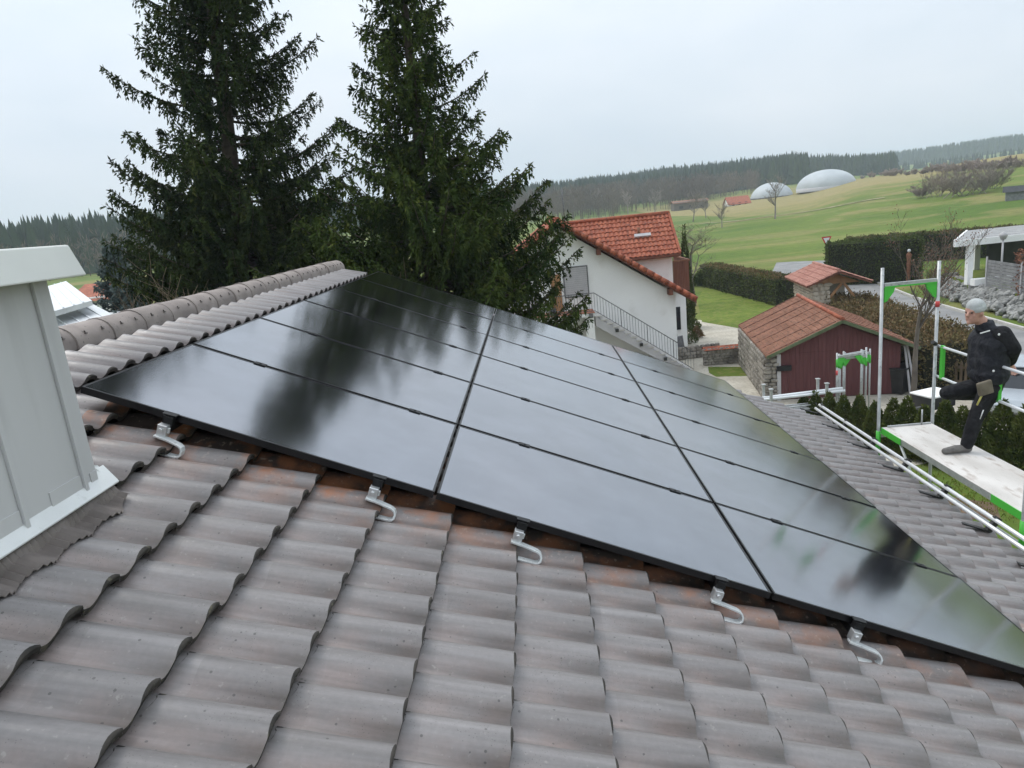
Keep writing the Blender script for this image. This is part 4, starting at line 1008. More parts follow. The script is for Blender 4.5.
q = MB(); p_ = atY(565, 222, 29.5); q.tube([(p_[0], 29.5, 6.7), (p_[0] - 0.03, 29.5, 8.45)], 0.03, 6); q.tube([(p_[0] - .35, 29.5, 8.1), (p_[0] + .3, 29.5, 8.12)], 0.012, 5)
for k in range(5): q.tube([(p_[0] - .3 + k * .14, 29.3, 8.1), (p_[0] - .3 + k * .14, 29.7, 8.11)], 0.007, 4)
q.build('aerial', mt_iron, wh, True)
# flower pot on landing
fp = thing('flower_pot', 'dark pot with a small plant on the landing', 'flower pot', (2.95, BY + 0.25, SZ + 0.008))
q = MB(); q.lathe([(0.0, 0), (0.13, 0), (0.18, 0.3), (0.15, 0.3), (0.0, 0.27)], 10); q.build('pot', mt_dark, fp)
_r = np.random.default_rng(3); P_ = np.stack([_r.normal(0, .12, 160), _r.normal(0, .12, 160), .28 + _r.random(160) * .3], -1); V, F = kites(P_, _r.normal(size=(160, 3)) + [0, 0, 1], _r.uniform(.06, .14, 160), _r.uniform(.02, .05, 160), _r); link('leaves', fast_mesh('leaves', V, F, mt_spr2), fp)
# leafy plant at the house corner and garden chair
p_ = atZ(682, 345, 0); ag = thing('garden_plant', 'large spiky green garden plant at the corner of the white house', 'plant', (p_[0], p_[1], 0))
_r = np.random.default_rng(8); a_ = _r.uniform(0, 6.28, 60); V, F = kites(np.zeros((60, 3)) + _r.normal(0, .1, (60, 3)) * [1, 1, .2], np.stack([np.cos(a_), np.sin(a_), _r.uniform(.5, 1.6, 60)], -1), _r.uniform(.6, 1.1, 60), _r.uniform(.06, .1, 60), _r); link('leaves', fast_mesh('leaves', V, F, foliage_mat('spiky_leaves', (0.08, 0.13, 0.07), (0.14, 0.2, 0.11), 3)), ag)
# low stone wall with tiled coping
lw = thing('garden_wall', 'low rubble garden wall capped with red tiles', 'wall', (10.4, 27.85, 0), R(-1))
q = MB(); q.box(-0.8, 0.8, -0.13, 0.13, 0, 0.72); q.build('core', mt_stone, lw)
stones('stones', rubble(1.6, 0.72, 0.17, 5, 0.06, -0.14, -0.8), mt_stone, lw, 2)
for k in range(8):
    q = MB(); q.prism([(-0.82 + k * .205, -0.24, 0.72), (-0.82 + k * .205, 0.0, 0.86), (-0.82 + k * .205, 0.24, 0.72), (-0.82 + k * .205, 0.2, 0.70), (-0.82 + k * .205, -0.2, 0.70)], (0.195, 0, 0)); q.build('coping_tile', mt_red, lw)
lw2 = thing('garden_wall', 'dark low rubble wall curving behind the tile-capped wall', 'wall', (9.5, 29.6, 0), R(8))
q = MB(); q.box(-0.75, 1.3, -0.12, 0.12, 0, 0.5); q.build('core', mt_stone, lw2); stones('stones', rubble(2.05, 0.55, 0.19, 9, 0.08, -0.13, -0.75), mt_stone, lw2, 4)

# ================================================================== red board shed
sh = thing('garden_shed', 'dark red board shed with a low red-brown roof and rubble side wall', 'shed', (12.78, 21.12, 0), R(-8))
mt_shed = noise_mat('oxblood_boards', (0.105, 0.036, 0.038), (0.14, 0.052, 0.053), 2.5, 0.75, stretch=(6, 6, .4), c3=(0.085, 0.03, 0.032), spot_scale=5)
mt_green = noise_mat('green_trim', (0.09, 0.115, 0.06), (0.13, 0.155, 0.085), 5, 0.7)
EH, AH, XL, XR, DP = 1.82, 2.80, -2.2, 2.0, 6.0
def gab(x): return EH + (AH - EH) * (1 - abs(x - 0.0) / 2.2)
q = MB(); q.prism([(XL + .05, 0.03, 0), (XR, 0.03, 0), (XR, 0.03, gab(XR) - .08), (0, 0.03, AH - .08), (XL + .05, 0.03, EH - .08)], (0, DP - .06, 0)); q.build('wall', mt_shed, sh)
bd = MB(); k = 0; x_ = XL + 0.08
while x_ < XR - 0.02:
    w_ = min(0.128, XR - x_); zt = min(gab(x_), gab(x_ + w_)) - 0.09
    bd.box(x_, x_ + w_ - 0.005, -0.012 - 0.002 * (k % 2), 0.028, 0.04, 1.72); bd.box(x_, x_ + w_ - 0.005, -0.02 - 0.002 * (k % 2), 0.028, 1.725, max(zt, 1.74)); x_ += w_; k += 1
o = bd.build('boarding', mt_shed, sh); o['kind'] = 'stuff'
rs_ = MB()
for sg_ in (1, -1):
    e_ = sg_ * 2.52; ze = AH - (AH - EH) * 2.52 / 2.2
    rs_.prism([(0, -0.3, AH + .06), (e_, -0.3, ze + .06), (e_, -0.3, ze - .02), (0, -0.3, AH - .02)], (0, DP + .6, 0))
sroof = rs_.build('roof', mt_redold, sh)
for sg_ in (1, -1):
    for k in range(7):
        y_ = -0.18 + k * (DP + .4) / 6; e_ = sg_ * 2.5; ze = AH - (AH - EH) * 2.5 / 2.2
        q = MB(); q.bar((0, y_, AH + .075), (e_, y_, ze + .075), 0.05, 0.045); q.build('roof_batten', mt_brown, sroof)
wavy_tiles((-2.5, DP + .28, AH - (AH - EH) * 2.5 / 2.2 + .055), (0, -DP - .56, 0), (2.5, 0, (AH - EH) * 2.5 / 2.2), 44, 14, mt_redold, 'roof_tiles', sroof, amp=0.014, step=0.022, world=False)
wavy_tiles((2.5, -.28, AH - (AH - EH) * 2.5 / 2.2 + .055), (0, DP + .56, 0), (-2.5, 0, (AH - EH) * 2.5 / 2.2), 44, 14, mt_redold, 'roof_tiles', sroof, amp=0.014, step=0.022, world=False)
q = MB(); q.tube([(0, -.32, AH + .08), (0, DP + .32, AH + .08)], 0.075, 8); q.build('ridge', mt_red, sh)
for sg_ in (1, -1):
    e_ = sg_ * 2.52; ze = AH - (AH - EH) * 2.52 / 2.2
    q = MB(); q.bar((0, -0.32, AH + .0), (e_, -0.32, ze + .0), 0.03, 0.11, up=(0, 0, 1)); q.build('barge_board', mt_green, sh)
q = MB(); q.box(XL - .3, XL + .05, 0.0, DP - .1, 0, EH - .16); q.build('side_wall', mt_stone, sh)
st_ = rubble(DP - .2, EH - .2, 0.26, 21, 0.09)
stones('stones', [(XL - .32 + (y * 0), 0.1 + x, z, ry_, rx_, rz2) for (x, y, z, rx_, ry_, rz2) in st_], mt_stone, sh, 6)
q = MB(); q.box(XL + .07, XL + .2, -0.1, 0.0, 0, EH - .1); q.build('corner_post', mt_blind, sh)
stones('front_stones', [(XL - .33 + x, -0.02 + y, z, a, b2, c2) for (x, y, z, a, b2, c2) in rubble(0.38, EH - .25, 0.2, 33, 0.08)], mt_stone, sh, 7)
q = MB(); q.box(XL + .05, XL + .55, -0.16, -0.05, 1.12, 1.30); q.build('letter_box', mt_dark, sh)
for x_, an in ((2.12, 0.1), (2.2, 0.16)):
    q = MB(); q.bar((x_ + an * 1.5, -0.25, 0), (x_, -0.02, 1.75), 0.09, 0.03); q.build('leaning_plank', mt_blind, sh)

# ================================================================== stone bread oven / shrine with little tiled roof
sc = thing('stone_oven_house', 'small stone garden oven house with pink-red tiled gable roof', 'oven house', (17.3, 33.3, 0), R(-7))
mt_pale = noise_mat('pale_stone', (0.42, 0.37, 0.3), (0.55, 0.5, 0.42), 2.5, 0.9, c3=(0.28, 0.25, 0.2), spot_scale=6)
mt_pink = noise_mat('pink_red_tile', (0.33, 0.145, 0.11), (0.44, 0.22, 0.17), 2.5, 0.8, c3=(0.22, 0.11, 0.085), spot_scale=9)
q = MB(); q.box(-1.05, -0.35, -1.75, 1.9, 0, 2.62); q.box(-0.35, 1.0, 0.2, 1.9, 0, 2.62); q.build('wall', mt_pale, sc)
stones('stones', [(x, y, z, a, b2, c2) for (x, y, z, a, b2, c2) in rubble(0.7, 2.6, 0.26, 41, 0.07, -1.76, -1.05)] + [(-1.07, -1.75 + x, z, b2, a, c2) for (x, y, z, a, b2, c2) in rubble(3.6, 2.6, 0.26, 42, 0.07)], mt_pale, sc, 8)
q = MB(); q.prism([(-1.15, -1.7, 2.62), (1.15, -1.7, 2.62), (0, -1.7, 3.12)], (0, 0.08, 0)); q.build('gable', mt_wood, sc)
q = MB(); q.bar((0.95, -1.65, 0), (0.95, -1.65, 2.62), 0.16, 0.16); q.build('post', mt_wood, sc)
q = MB(); q.bar((-0.3, -1.65, 1.9), (0.3, -1.65, 2.6), 0.1, 0.12); q.bar((0.9, -1.65, 1.9), (0.4, -1.65, 2.6), 0.1, 0.12); q.build('brace', mt_wood, sc)
q = MB(); q.prism([(-1.5, -2.3, 2.66), (0, -2.3, 3.28), (1.5, -2.3, 2.66), (1.5, -2.3, 2.58), (0, -2.3, 3.18), (-1.5, -2.3, 2.58)], (0, 4.5, 0)); rfc = q.build('roof', mt_brown, sc)
wavy_tiles((-1.52, 2.2, 2.67), (0, -4.52, 0), (1.52, 0, 0.63), 14, 5, mt_pink, 'roof_tiles', rfc, amp=0.05, step=0.03, world=False)
wavy_tiles((1.52, -2.32, 2.67), (0, 4.52, 0), (-1.52, 0, 0.63), 14, 5, mt_pink, 'roof_tiles', rfc, amp=0.05, step=0.03, world=False)
q = MB(); q.tube([(0, -2.34, 3.33), (0, 2.24, 3.33)], 0.09, 8); q.build('ridge', mt_pink, sc)

# ================================================================== hedges and shrubs
mt_box = foliage_mat('clipped_hedge_green', (0.06, 0.08, 0.028), (0.11, 0.13, 0.045), 1.0, c3=(0.10, 0.085, 0.04))
mt_dk = foliage_mat('dark_conifer_hedge', (0.045, 0.065, 0.020), (0.09, 0.115, 0.034), 0.8, c3=(0.09, 0.08, 0.035))
mt_brleaf = foliage_mat('brown_beech_twigs', (0.16, 0.105, 0.055), (0.25, 0.17, 0.09), 0.9, c3=(0.11, 0.10, 0.05))
mt_olive = foliage_mat('olive_brown_hedge', (0.11, 0.09, 0.045), (0.185, 0.15, 0.07), 0.8, c3=(0.09, 0.095, 0.04))
mt_copper = foliage_mat('copper_beech_leaves', (0.17, 0.075, 0.05), (0.26, 0.125, 0.08), 1.0)
mt_thuja = foliage_mat('thuja_green', (0.06, 0.082, 0.022), (0.12, 0.14, 0.038), 2.0, c3=(0.12, 0.115, 0.045))
hedge('hedge', 'long clipped hedge with brown top along the garden lawn', (17.2, 57.0), (18.6, 42.6), 1.5, 1.75, mt_box, 51, 15000, 0.12, mt_brleaf)
hedge('hedge', 'tall dark green clipped hedge beside the give-way sign', (24.4, 50.2), (29.8, 47.4), 1.5, 3.1, mt_dk, 52, 14000, 0.13)
hedge('hedge', 'long dark hedge behind the carport at the meadow edge', (31, 62), (60, 50), 1.8, 2.3, mt_dk, 53, 22000, 0.17, mt_olive)
hedge('hedge', 'broad olive-brown hedge between the red shed and the road', (16.6, 20.6), (18.0, 33.0), 2.3, 1.75, mt_olive, 54, 20000, 0.11, mt_brleaf, rough=0.1)
hedge('hedge', 'copper brown beech hedge behind the grey garden fence', (27.2, 33.5), (36, 30.0), 1.2, 3.05, mt_copper, 55, 9000, 0.12)
# row of young thujas along the plot edge
rr0 = random.Random(9)
def hp(t): return np.array([10.3, 17.9]) * (1 - t) + np.array([14.3, 11.6]) * t
ordn = ['first', 'second', 'third', 'fourth', 'fifth', 'sixth', 'seventh', 'eighth', 'ninth', 'tenth', 'eleventh', 'twelfth', 'thirteenth', 'fourteenth', 'fifteenth', 'sixteenth', 'seventeenth']
for k in range(17):
    t_ = k / 16; p_ = hp(t_); hh_ = (1.15 + 0.9 * t_) * rr0.uniform(0.9, 1.12)
    cone_shrub('thuja', 'young green thuja, %s in the row counted from the tube rack' % ordn[k], (p_[0] + rr0.uniform(-.06, .06), p_[1] + rr0.uniform(-.06, .06), 0), hh_, 0.34 + 0.3 * t_ ** 1.5, mt_thuja, 60 + k, int(4200 + 6000 * t_), 0.085, 'young thujas behind the scaffold')
cone_shrub('cypress', 'slim dark columnar cypress behind the white house', (11.15, 38.0, 0), 5.9, 0.42, mt_dk, 81, 5000, 0.14, cat='tree')
p_ = atZ(705, 292); 
for k, (px_, py_, h_, r_) in enumerate(((700, 286, 1.3, 0.8), (707, 284, 1.6, 0.9))):
    p_ = atZ(px_, py_, 0); cone_shrub('shrub', ['low rounded dark shrub at the lawn corner', 'taller dark shrub next to the brown-topped hedge'][k], (p_[0], p_[1], 0), h_, r_, mt_dk, 90 + k, 2500, 0.13)

mt_budr = noise_mat('reddish_buds', (0.2, 0.09, 0.06), (0.27, 0.14, 0.09), 5, 0.8)
bare_tree('bare_tree', 'bare garden tree with upright reddish twigs behind the scaffold frame', (14.55, 19.6, 0), 6.6, 5, mt_twig, 0.42, 5, 0.105, (3, 4), 0.7, twig=0.0045, upw=0.35, buds=1400, bud_mat=mt_budr, lenf=0.66)
bare_tree('bare_tree', 'crooked bare fruit tree behind the white house', (13.4, 46, 0), 7.2, 17, mt_twig, 0.62, 4, 0.16, (3, 4), 0.3, twig=0.010, upw=0.1)
bare_tree('bare_tree', 'smaller bare fruit tree further behind the white house', (10.0, 52, 0), 6.4, 19, mt_twig_b, 0.62, 4, 0.14, (3, 4), 0.3, twig=0.011, upw=0.1)
for k, (px_, y_) in enumerate(((165, 13.6), (238, 13.0), (275, 12.4), (200, 14.5))):
    p_ = atY(px_, 290, y_)
    bare_tree('hazel_bush', ['brown twiggy hazel bush beyond the ridge beside the blue spruce', 'brown hazel bush under the dark spruce, densest of the hazels', 'low brown hazel bush at the foot of the slender spruce', 'tall thin hazel bush under the dark spruce'][k], (p_[0], y_, 0), 7.2 + (k % 2) * .3, 100 + k, mt_twig_b, 0.5, 3, 0.03, (3, 4), 0.3, cat='bush', twig=0.0055, upw=0.25, stems=9, lenf=0.62)

# rough grass in the strip below the scaffold
_r = np.random.default_rng(31); ng = 26000
gx_, gy_ = _r.uniform(6.9, 14.5, ng), _r.uniform(3.5, 16.5, ng); keep = gy_ < 19.5 - 0.25 * gx_ - 0.3
gx_, gy_ = gx_[keep], gy_[keep]; clump = np.sin(gx_ * 2.1) + np.sin(gy_ * 1.7 + gx_) + _r.normal(0, .5, len(gx_)); k_ = clump > -0.6; gx_, gy_ = gx_[k_], gy_[k_]
D_ = _r.normal(0, .5, (len(gx_), 3)); D_[:, 2] = 1.0
V, F = kites(np.stack([gx_, gy_, np.zeros(len(gx_))], -1), D_, _r.uniform(.05, .13, len(gx_)), _r.uniform(.012, .03, len(gx_)), _r)
tag(link('grass', fast_mesh('grass', V, F, foliage_mat('rough_grass', (0.10, 0.14, 0.025), (0.20, 0.21, 0.05), 1.5, c3=(0.22, 0.17, 0.07)))), 'rough tufted grass below the scaffold', 'grass', kind='stuff')
sheet('soil', [(11.0, 11.2), (11.9, 11.0), (12.3, 11.8), (11.6, 12.3), (10.9, 12.0)], 0.007, mt_soil)

p_ = atZ(684, 357, 0); gc = thing('garden_chair', 'dark metal garden chair at the corner of the white house', 'chair', (p_[0], p_[1], 0), R(30))
q = MB(); q.box(-.24, .24, -.24, .24, .42, .46); q.build('seat', mt_iron, gc)
q = MB(); q.obox((0, .26, .72), (.24, 0, 0), (0, .015, .01), (0, .05, .27)); q.build('backrest', mt_iron, gc)
for sx in (-.21, .21):
    for sy in (-.21, .21):
        q = MB(); q.tube([(sx, sy, .42), (sx * 1.25, sy * 1.25, 0)], .016, 6); q.build('leg', mt_iron, gc)
for k, (px_, py_, h_, lb_) in enumerate(((689, 344, .9, 'bushy grey-green shrub beside the garden chair'), (697, 338, .6, 'low dry brown shrub on the gravel near the lawn'), (694, 330, .7, 'small green shrub between the bay wall and the lawn'))):
    p_ = atZ(px_, py_, 0); cone_shrub('garden_shrub', lb_, (p_[0], p_[1], 0), h_, h_ * .55, [mt_box, mt_brleaf, mt_dk][k], 140 + k, 900, .1)

# ================================================================== roofs beyond the ridge on the left
mt_wmetal = noise_mat('white_metal_roof', (0.66, 0.68, 0.70), (0.74, 0.76, 0.78), 0.6, 0.4, c3=(0.55, 0.57, 0.58), spot_scale=2, spot_lo=.6, spot_hi=.8)
lb = thing('metal_roofed_house', 'house with stepped white sheet-metal roofs beyond the ridge', 'house', (-17.5, 24, 0))
q = MB(); q.box(-21, -14.6, 22.3, 27.5, 0, 5.2); q.build('wall', mt_white, lb, True)
def roof_quad(px4, z4, th_, name, mat, parent):
    P_ = [atZ(px, py, z) for (px, py), z in zip(px4, z4)]
    q = MB(); q.prism(P_, (0, 0, -th_)); return q.build(name, mat, parent, True), P_
r1, P1 = roof_quad([(30, 291), (66, 281), (92, 300.5), (40, 315)], [6.25, 6.2, 6.1, 6.15], 0.16, 'upper_roof', mt_wmetal, lb)
r2, P2 = roof_quad([(40, 318), (92, 303.5), (112, 314), (60, 336)], [5.75, 5.7, 5.6, 5.65], 0.16, 'lower_roof', mt_wmetal, lb)
for rr_o, PP in ((r1, P1), (r2, P2)):
    for k in range(1, 5):
        t_ = k / 5; a_ = PP[0] * (1 - t_) + PP[1] * t_; c2 = PP[3] * (1 - t_) + PP[2] * t_
        q = MB(); q.bar(a_ + (0, 0, .02), c2 + (0, 0, .02), 0.04, 0.04); q.build('standing_seam', mt_wmetal, rr_o)
lc = thing('red_tiled_outbuilding', 'red tiled outbuilding beside the white metal roofs beyond ridge', 'outbuilding', (-15, 21, 0))
q = MB(); q.box(-16.2, -14.2, 19.6, 21.0, 0, 4.8); q.build('wall', mt_white, lc, True)
P_ = [atZ(px, py, z) for (px, py), z in zip([(56, 322), (80, 314), (88, 322), (60, 334)], [5.6, 5.6, 5.1, 5.1])]
q = MB(); q.prism(P_, (0, 0, -.14)); ro = q.build('roof', mt_redold, lc, True)
wavy_tiles(P_[3] + (0, 0, .01), P_[2] - P_[3], P_[0] - P_[3], 12, 5, mt_red, 'roof_tiles', ro)
ld = thing('red_roofed_barn', 'small red roofed barn at the field edge behind the blue spruce', 'barn', (atY(90, 296, 45)[0], 46, 0))
p_ = atY(90, 296, 45)
q = MB(); q.box(p_[0] - 1.5, p_[0] + 1.2, 45, 50, 0, p_[2] - .1); q.build('wall', mt_white, ld, True)
q = MB(); q.prism([(p_[0] - 1.8, 44.6, p_[2] - .35), (p_[0] - 1.8, 47.5, p_[2] + .75), (p_[0] - 1.8, 50.4, p_[2] - .35)], (3.3, 0, 0)); q.build('roof', mt_red, ld, True)

# ================================================================== carport, terrace, bank, fence
mt_flat = noise_mat('grey_roof_gravel', (0.24, 0.24, 0.24), (0.33, 0.33, 0.325), 2, 0.95, c3=(0.17, 0.17, 0.16), spot_scale=7)
q = MB(); q.prism([(25.9, 18, 0), (26.7, 30, 0), (27.6, 38, 0), (29.6, 46, 0), (50, 46, 0), (50, 18, 0)], (0, 0, 0.95))
tag(q.build('terrace', mt_lawn), kind='structure')
cp = thing('carport', 'white framed carport with flat grey gravel roof', 'carport', (30, 40.5, .95))
q = MB(); q.prism([(26.35, 37.6, 3.30), (36, 37.6, 3.30), (38, 44, 3.30), (30.9, 44, 3.30)], (0, 0, .22)); cr = q.build('roof', mt_flat, cp, True)
q = MB(); q.box(26.3, 36.05, 37.5, 37.59, 3.2, 3.56); q.bar((26.32, 37.64, 3.38), (30.85, 44, 3.38), .1, .36); q.build('fascia', mt_white, cp, True)
q = MB(); q.box(27.15, 27.45, 37.62, 37.92, 0.95, 3.3); q.build('post', mt_white, cp, True); q = MB(); q.box(31.15, 31.5, 43.5, 43.8, 0.95, 3.3); q.build('post', mt_white, cp, True)
q = MB(); q.box(29.9, 35, 40.2, 40.4, 0.95, 3.3); q.build('rear_wall', mt_dark, cp, True)
q = MB(); q.box(27.2, 30, 37.0, 37.45, 0.95, 1.32); q.build('kerb_wall', mt_white, cp, True)
for x_ in (28.7, 31.4):
    q = MB(); q.tube([(x_, 39, 3.5), (x_, 39, 3.85)], 0.08, 8); q.build('roof_vent', mt_white, cp, True)
gf = thing('garden_fence', 'grey slatted garden fence on top of the boulder bank', 'fence', (26.6, 31, .95))
fpts = [(26.15, 24.0), (26.45, 27), (26.75, 30), (27.05, 33.0), (27.45, 36.4)]
mt_slat = noise_mat('grey_fence_slat', (0.17, 0.17, 0.175), (0.25, 0.25, 0.25), 3, 0.7)
for k in range(4):
    a_, c2 = np.array(fpts[k]), np.array(fpts[k + 1])
    for j in range(9):
        q = MB(); z_ = 1.02 + j * 0.17; q.bar((*a_, z_), (*c2, z_), 0.02, 0.15); q.build('fence_slat', mt_slat, gf, True)
for a_ in fpts:
    q = MB(); q.box(a_[0] - .05, a_[0] + .0, a_[1] - .05, a_[1] + .05, 0.95, 2.62); q.build('fence_post', mt_blind, gf, True)
bank = thing('boulder_bank', 'bank of piled grey boulders below the garden fence', 'boulders', (25.6, 31, 0))
_r = np.random.default_rng(77); sp = []
edge = [(24.7, 18), (25.0, 24), (25.6, 31), (26.2, 36), (27.9, 43)]
for k in range(1000):
    t_ = _r.random(); y_ = 18 + 25 * t_; x_ = np.interp(y_, [e[1] for e in edge], [e[0] for e in edge]); u_ = _r.random()
    s_ = _r.uniform(0.10, 0.21); sp.append((x_ + u_ * 1.3 + _r.normal(0, .05), y_, 0.08 + u_ * 0.85 + _r.normal(0, .05), s_ * _r.uniform(.9, 1.4), s_ * _r.uniform(.8, 1.2), s_ * _r.uniform(.7, 1.0)))
stones('boulders', sp, mt_stone2, bank, 12, True, tumble=.5)
q = MB(); q.prism([(24.75, 18, 0), (24.75 + 1.45, 18, 0), (24.75 + 1.45, 18, .9)], (1.0, 13, 0)); q.build('earth', mt_soil, bank, True)
q = MB(); q.prism([(25.75, 31, 0), (27.2, 31, 0), (27.2, 31, .9)], (2.2, 12, 0)); q.build('earth', mt_soil, bank, True)

# give-way sign, lamp post
p_ = atY(822, 275, 52.0)
ys = thing('give_way_sign', 'triangular red-edged give-way sign on a grey pole by the hedge', 'road sign', (p_[0] + .3, 52, 0), R(15))
q = MB(); q.tube([(0, 0, 0), (0, 0, 3.5)], 0.035, 8); q.build('pole', mt_iron, ys)
mt_signr = noise_mat('sign_red', (0.5, 0.03, 0.03), (0.55, 0.05, 0.04), 3, 0.4); mt_signw = noise_mat('sign_white', (0.75, 0.75, 0.75), (0.8, 0.8, 0.8), 3, 0.4)
def tri(r, y0, zc): return [(0, y0, zc - r), (r * .87, y0, zc + r * .5), (-r * .87, y0, zc + r * .5)]
q = MB(); q.prism(tri(0.52, -0.05, 3.2), (0, 0.012, 0)); q.build('plate', mt_signr, ys)
q = MB(); q.prism(tri(0.33, -0.056, 3.2), (0, 0.005, 0)); q.build('face', mt_signw, ys)
lp = thing('lamp_post', 'slim grey lamp post with small head in front of the carport', 'lamp post', (28.3, 42 - 5.5, .95))
q = MB(); q.tube([(0, 0, 0), (0, 0, 2.55)], 0.05, 8); q.build('pole', mt_blind, lp)
q = MB(); q.lathe([(0.0, 2.5), (0.12, 2.52), (0.2, 2.72), (0.22, 2.8), (0, 2.95)], 10); q.build('lamp_head', mt_blind, lp)
rp = thing('garden_post', 'rust-red carved wooden post in the garden beside dark hedge', 'post', (*atZ(908, 283)[:2], 0))
q = MB(); q.lathe([(0.16, 0), (0.13, 1.2), (0.17, 1.3), (0.12, 1.5), (0.16, 1.8), (0.2, 2.0), (0.0, 2.25)], 8); q.build('shaft', mt_redold, rp)
q = MB(); q.ball((0, 0, 2.28), 0.12, 8, 6); q.build('knob', mt_signw, rp)

# parked car and covered trailer behind the thujas
mt_car = noise_mat('silver_car_paint', (0.42, 0.45, 0.48), (0.46, 0.49, 0.52), 1, 0.25, metal=0.4, spec=0.6)
mt_tyre = noise_mat('tyre', (0.015, 0.015, 0.015), (0.03, 0.03, 0.03), 10, 0.8)
car = thing('parked_car', 'silver car parked on the gravel beyond the thujas', 'car', (17.05, 18.3, 0), R(49))
sec = [(-2.1, .45, .62, .78), (-1.95, .35, .80, .84), (-1.1, .3, .92, .88), (1.7, .3, .96, .88), (2.05, .35, .9, .84), (2.15, .45, .7, .78)]
V, F = [], []
for (x, z0, z1, w) in sec:
    V += [(x, -w, z0), (x, -w, z1 - .12), (x, -w + .1, z1), (x, w - .1, z1), (x, w, z1 - .12), (x, w, z0)]
for i in range(len(sec) - 1):
    for j in range(6): F.append((i * 6 + j, i * 6 + (j + 1) % 6, (i + 1) * 6 + (j + 1) % 6, (i + 1) * 6 + j))
F += [tuple(range(5, -1, -1)), tuple(len(V) - 6 + j for j in range(6))]
q = MB(); q.add(V, F); q.build('body', mt_car, car, bevel=.04)
cab = [(-1.15, .80, .9), (-0.45, .66, 1.42), (1.2, .64, 1.45), (1.95, .78, .95)]
V = []
for (x, w, z) in cab: V += [(x, -w, z), (x, w, z)]
q = MB(); q.add(V + [(x, s * .82, .88) for (x, w, z) in cab for s in (-1, 1)], [(0, 1, 3, 2), (4, 5, 7, 6), (0, 2, 4, 6), (7, 5, 3, 1)]); q.build('windows', mt_glassw, car)
q = MB(); q.box(-0.5, 1.25, -.66, .66, 1.405, 1.47); q.build('roof', mt_car, car, bevel=.03)
for sg_ in (-1, 1):
    for (a, c2) in (((-1.15, sg_ * .8, .9), (-0.45, sg_ * .66, 1.43)), ((1.2, sg_ * .65, 1.44), (1.95, sg_ * .79, .94)), ((.35, sg_ * .66, 1.42), (.35, sg_ * .82, .92))):
        q = MB(); q.bar(a, c2, .07, .05); q.build('pillar', mt_car, car)
    for x_ in (-1.35, 1.3):
        q = MB(); q.tube([(x_, sg_ * .90, .32), (x_, sg_ * .70, .32)], .32, 16); w_ = q.build('wheel', mt_tyre, car); q = MB(); q.tube([(x_, sg_ * .91, .32), (x_, sg_ * .88, .32)], .19, 12); q.build('rim', mt_blind, w_)
    q = MB(); q.ball((-1.98, sg_ * .62, .68), (.12, .17, .08), 10, 6); q.build('headlight', mt_glassw, car)
    q = MB(); q.ball((-0.85, sg_ * .95, .98), (.07, .11, .07), 8, 6); q.build('mirror', mt_car, car)
tr = thing('covered_trailer', 'low car trailer with white flat lid and dark sides behind thujas', 'trailer', (14.3, 17.95, 0), R(20))
q = MB(); q.box(-.48, .48, -.38, .38, .42, .80); q.build('body', mt_dark, tr, bevel=.03)
q = MB(); q.box(-.52, .52, -.42, .42, .804, .87); q.build('lid', mt_white, tr, bevel=.03)
for sg_ in (-1, 1):
    q = MB(); q.tube([(0, sg_ * .39, .28), (0, sg_ * .52, .28)], .28, 14); q.build('wheel', mt_tyre, tr)
q = MB(); q.bar((-.48, 0, .45), (-1.2, 0, .45), .08, .08); q.build('drawbar', mt_iron, tr)
pf = thing('picket_fence', 'weathered brown picket fence beside the bare tree', 'fence', (16.4, 20.9, 0), R(-55))
for z_ in (.3, .8):
    q = MB(); q.box(-1.3, 1.3, 0.02, .06, z_, z_ + .08); q.build('fence_rail', mt_twig_b, pf)
for k in range(17):
    q = MB(); x_ = -1.28 + k * .155; q.prism([(x_, -.005, .05), (x_ + .085, -.005, .05), (x_ + .085, -.005, 1.0), (x_ + .042, -.005, 1.08), (x_, -.005, 1.0)], (0, .022, 0)); q.build('picket', mt_twig_b, pf)
for k, (px_, py_) in enumerate(((905, 392), (899, 394))):
    p_ = atZ(px_, py_, 0.0); bn = thing('rubbish_bin', ['black wheeled bin beside the red shed', 'black lidded bin standing by the planks of the red shed'][k], 'bin', (p_[0], p_[1] + .1, 0), R(10 + 30 * k))
    q = MB(); q.add([(-.22, -.24, 0.05), (.22, -.24, 0.05), (.22, .24, 0.05), (-.22, .24, 0.05), (-.28, -.3, .9), (.28, -.3, .9), (.28, .3, .9), (-.28, .3, .9)], [(3, 2, 1, 0), (0, 1, 5, 4), (1, 2, 6, 5), (2, 3, 7, 6), (3, 0, 4, 7), (4, 5, 6, 7)]); q.build('body', mt_dark, bn)
    q = MB(); q.box(-.3, .3, -.34, .32, .905, .97); q.build('lid', mt_dark, bn, bevel=.02)
    q = MB(); q.tube([(-.26, .25, .1), (.26, .25, .1)], .09, 10); q.build('wheels', mt_tyre, bn)
wp = thing('wood_pile', 'small pile of split orange-brown firewood behind the bins', 'wood pile', (15.6, 21.9, 0), R(-8))
for k in range(26):
    i_, j_ = k % 6, k // 6; q = MB(); r_ = .085; q.tube([(-.5 + i_ * .18 + .09 * (j_ % 2), -.2, .1 + j_ * .16), (-.5 + i_ * .18 + .09 * (j_ % 2), .3, .1 + j_ * .16)], r_, 6); q.build('log', mt_wood, wp)

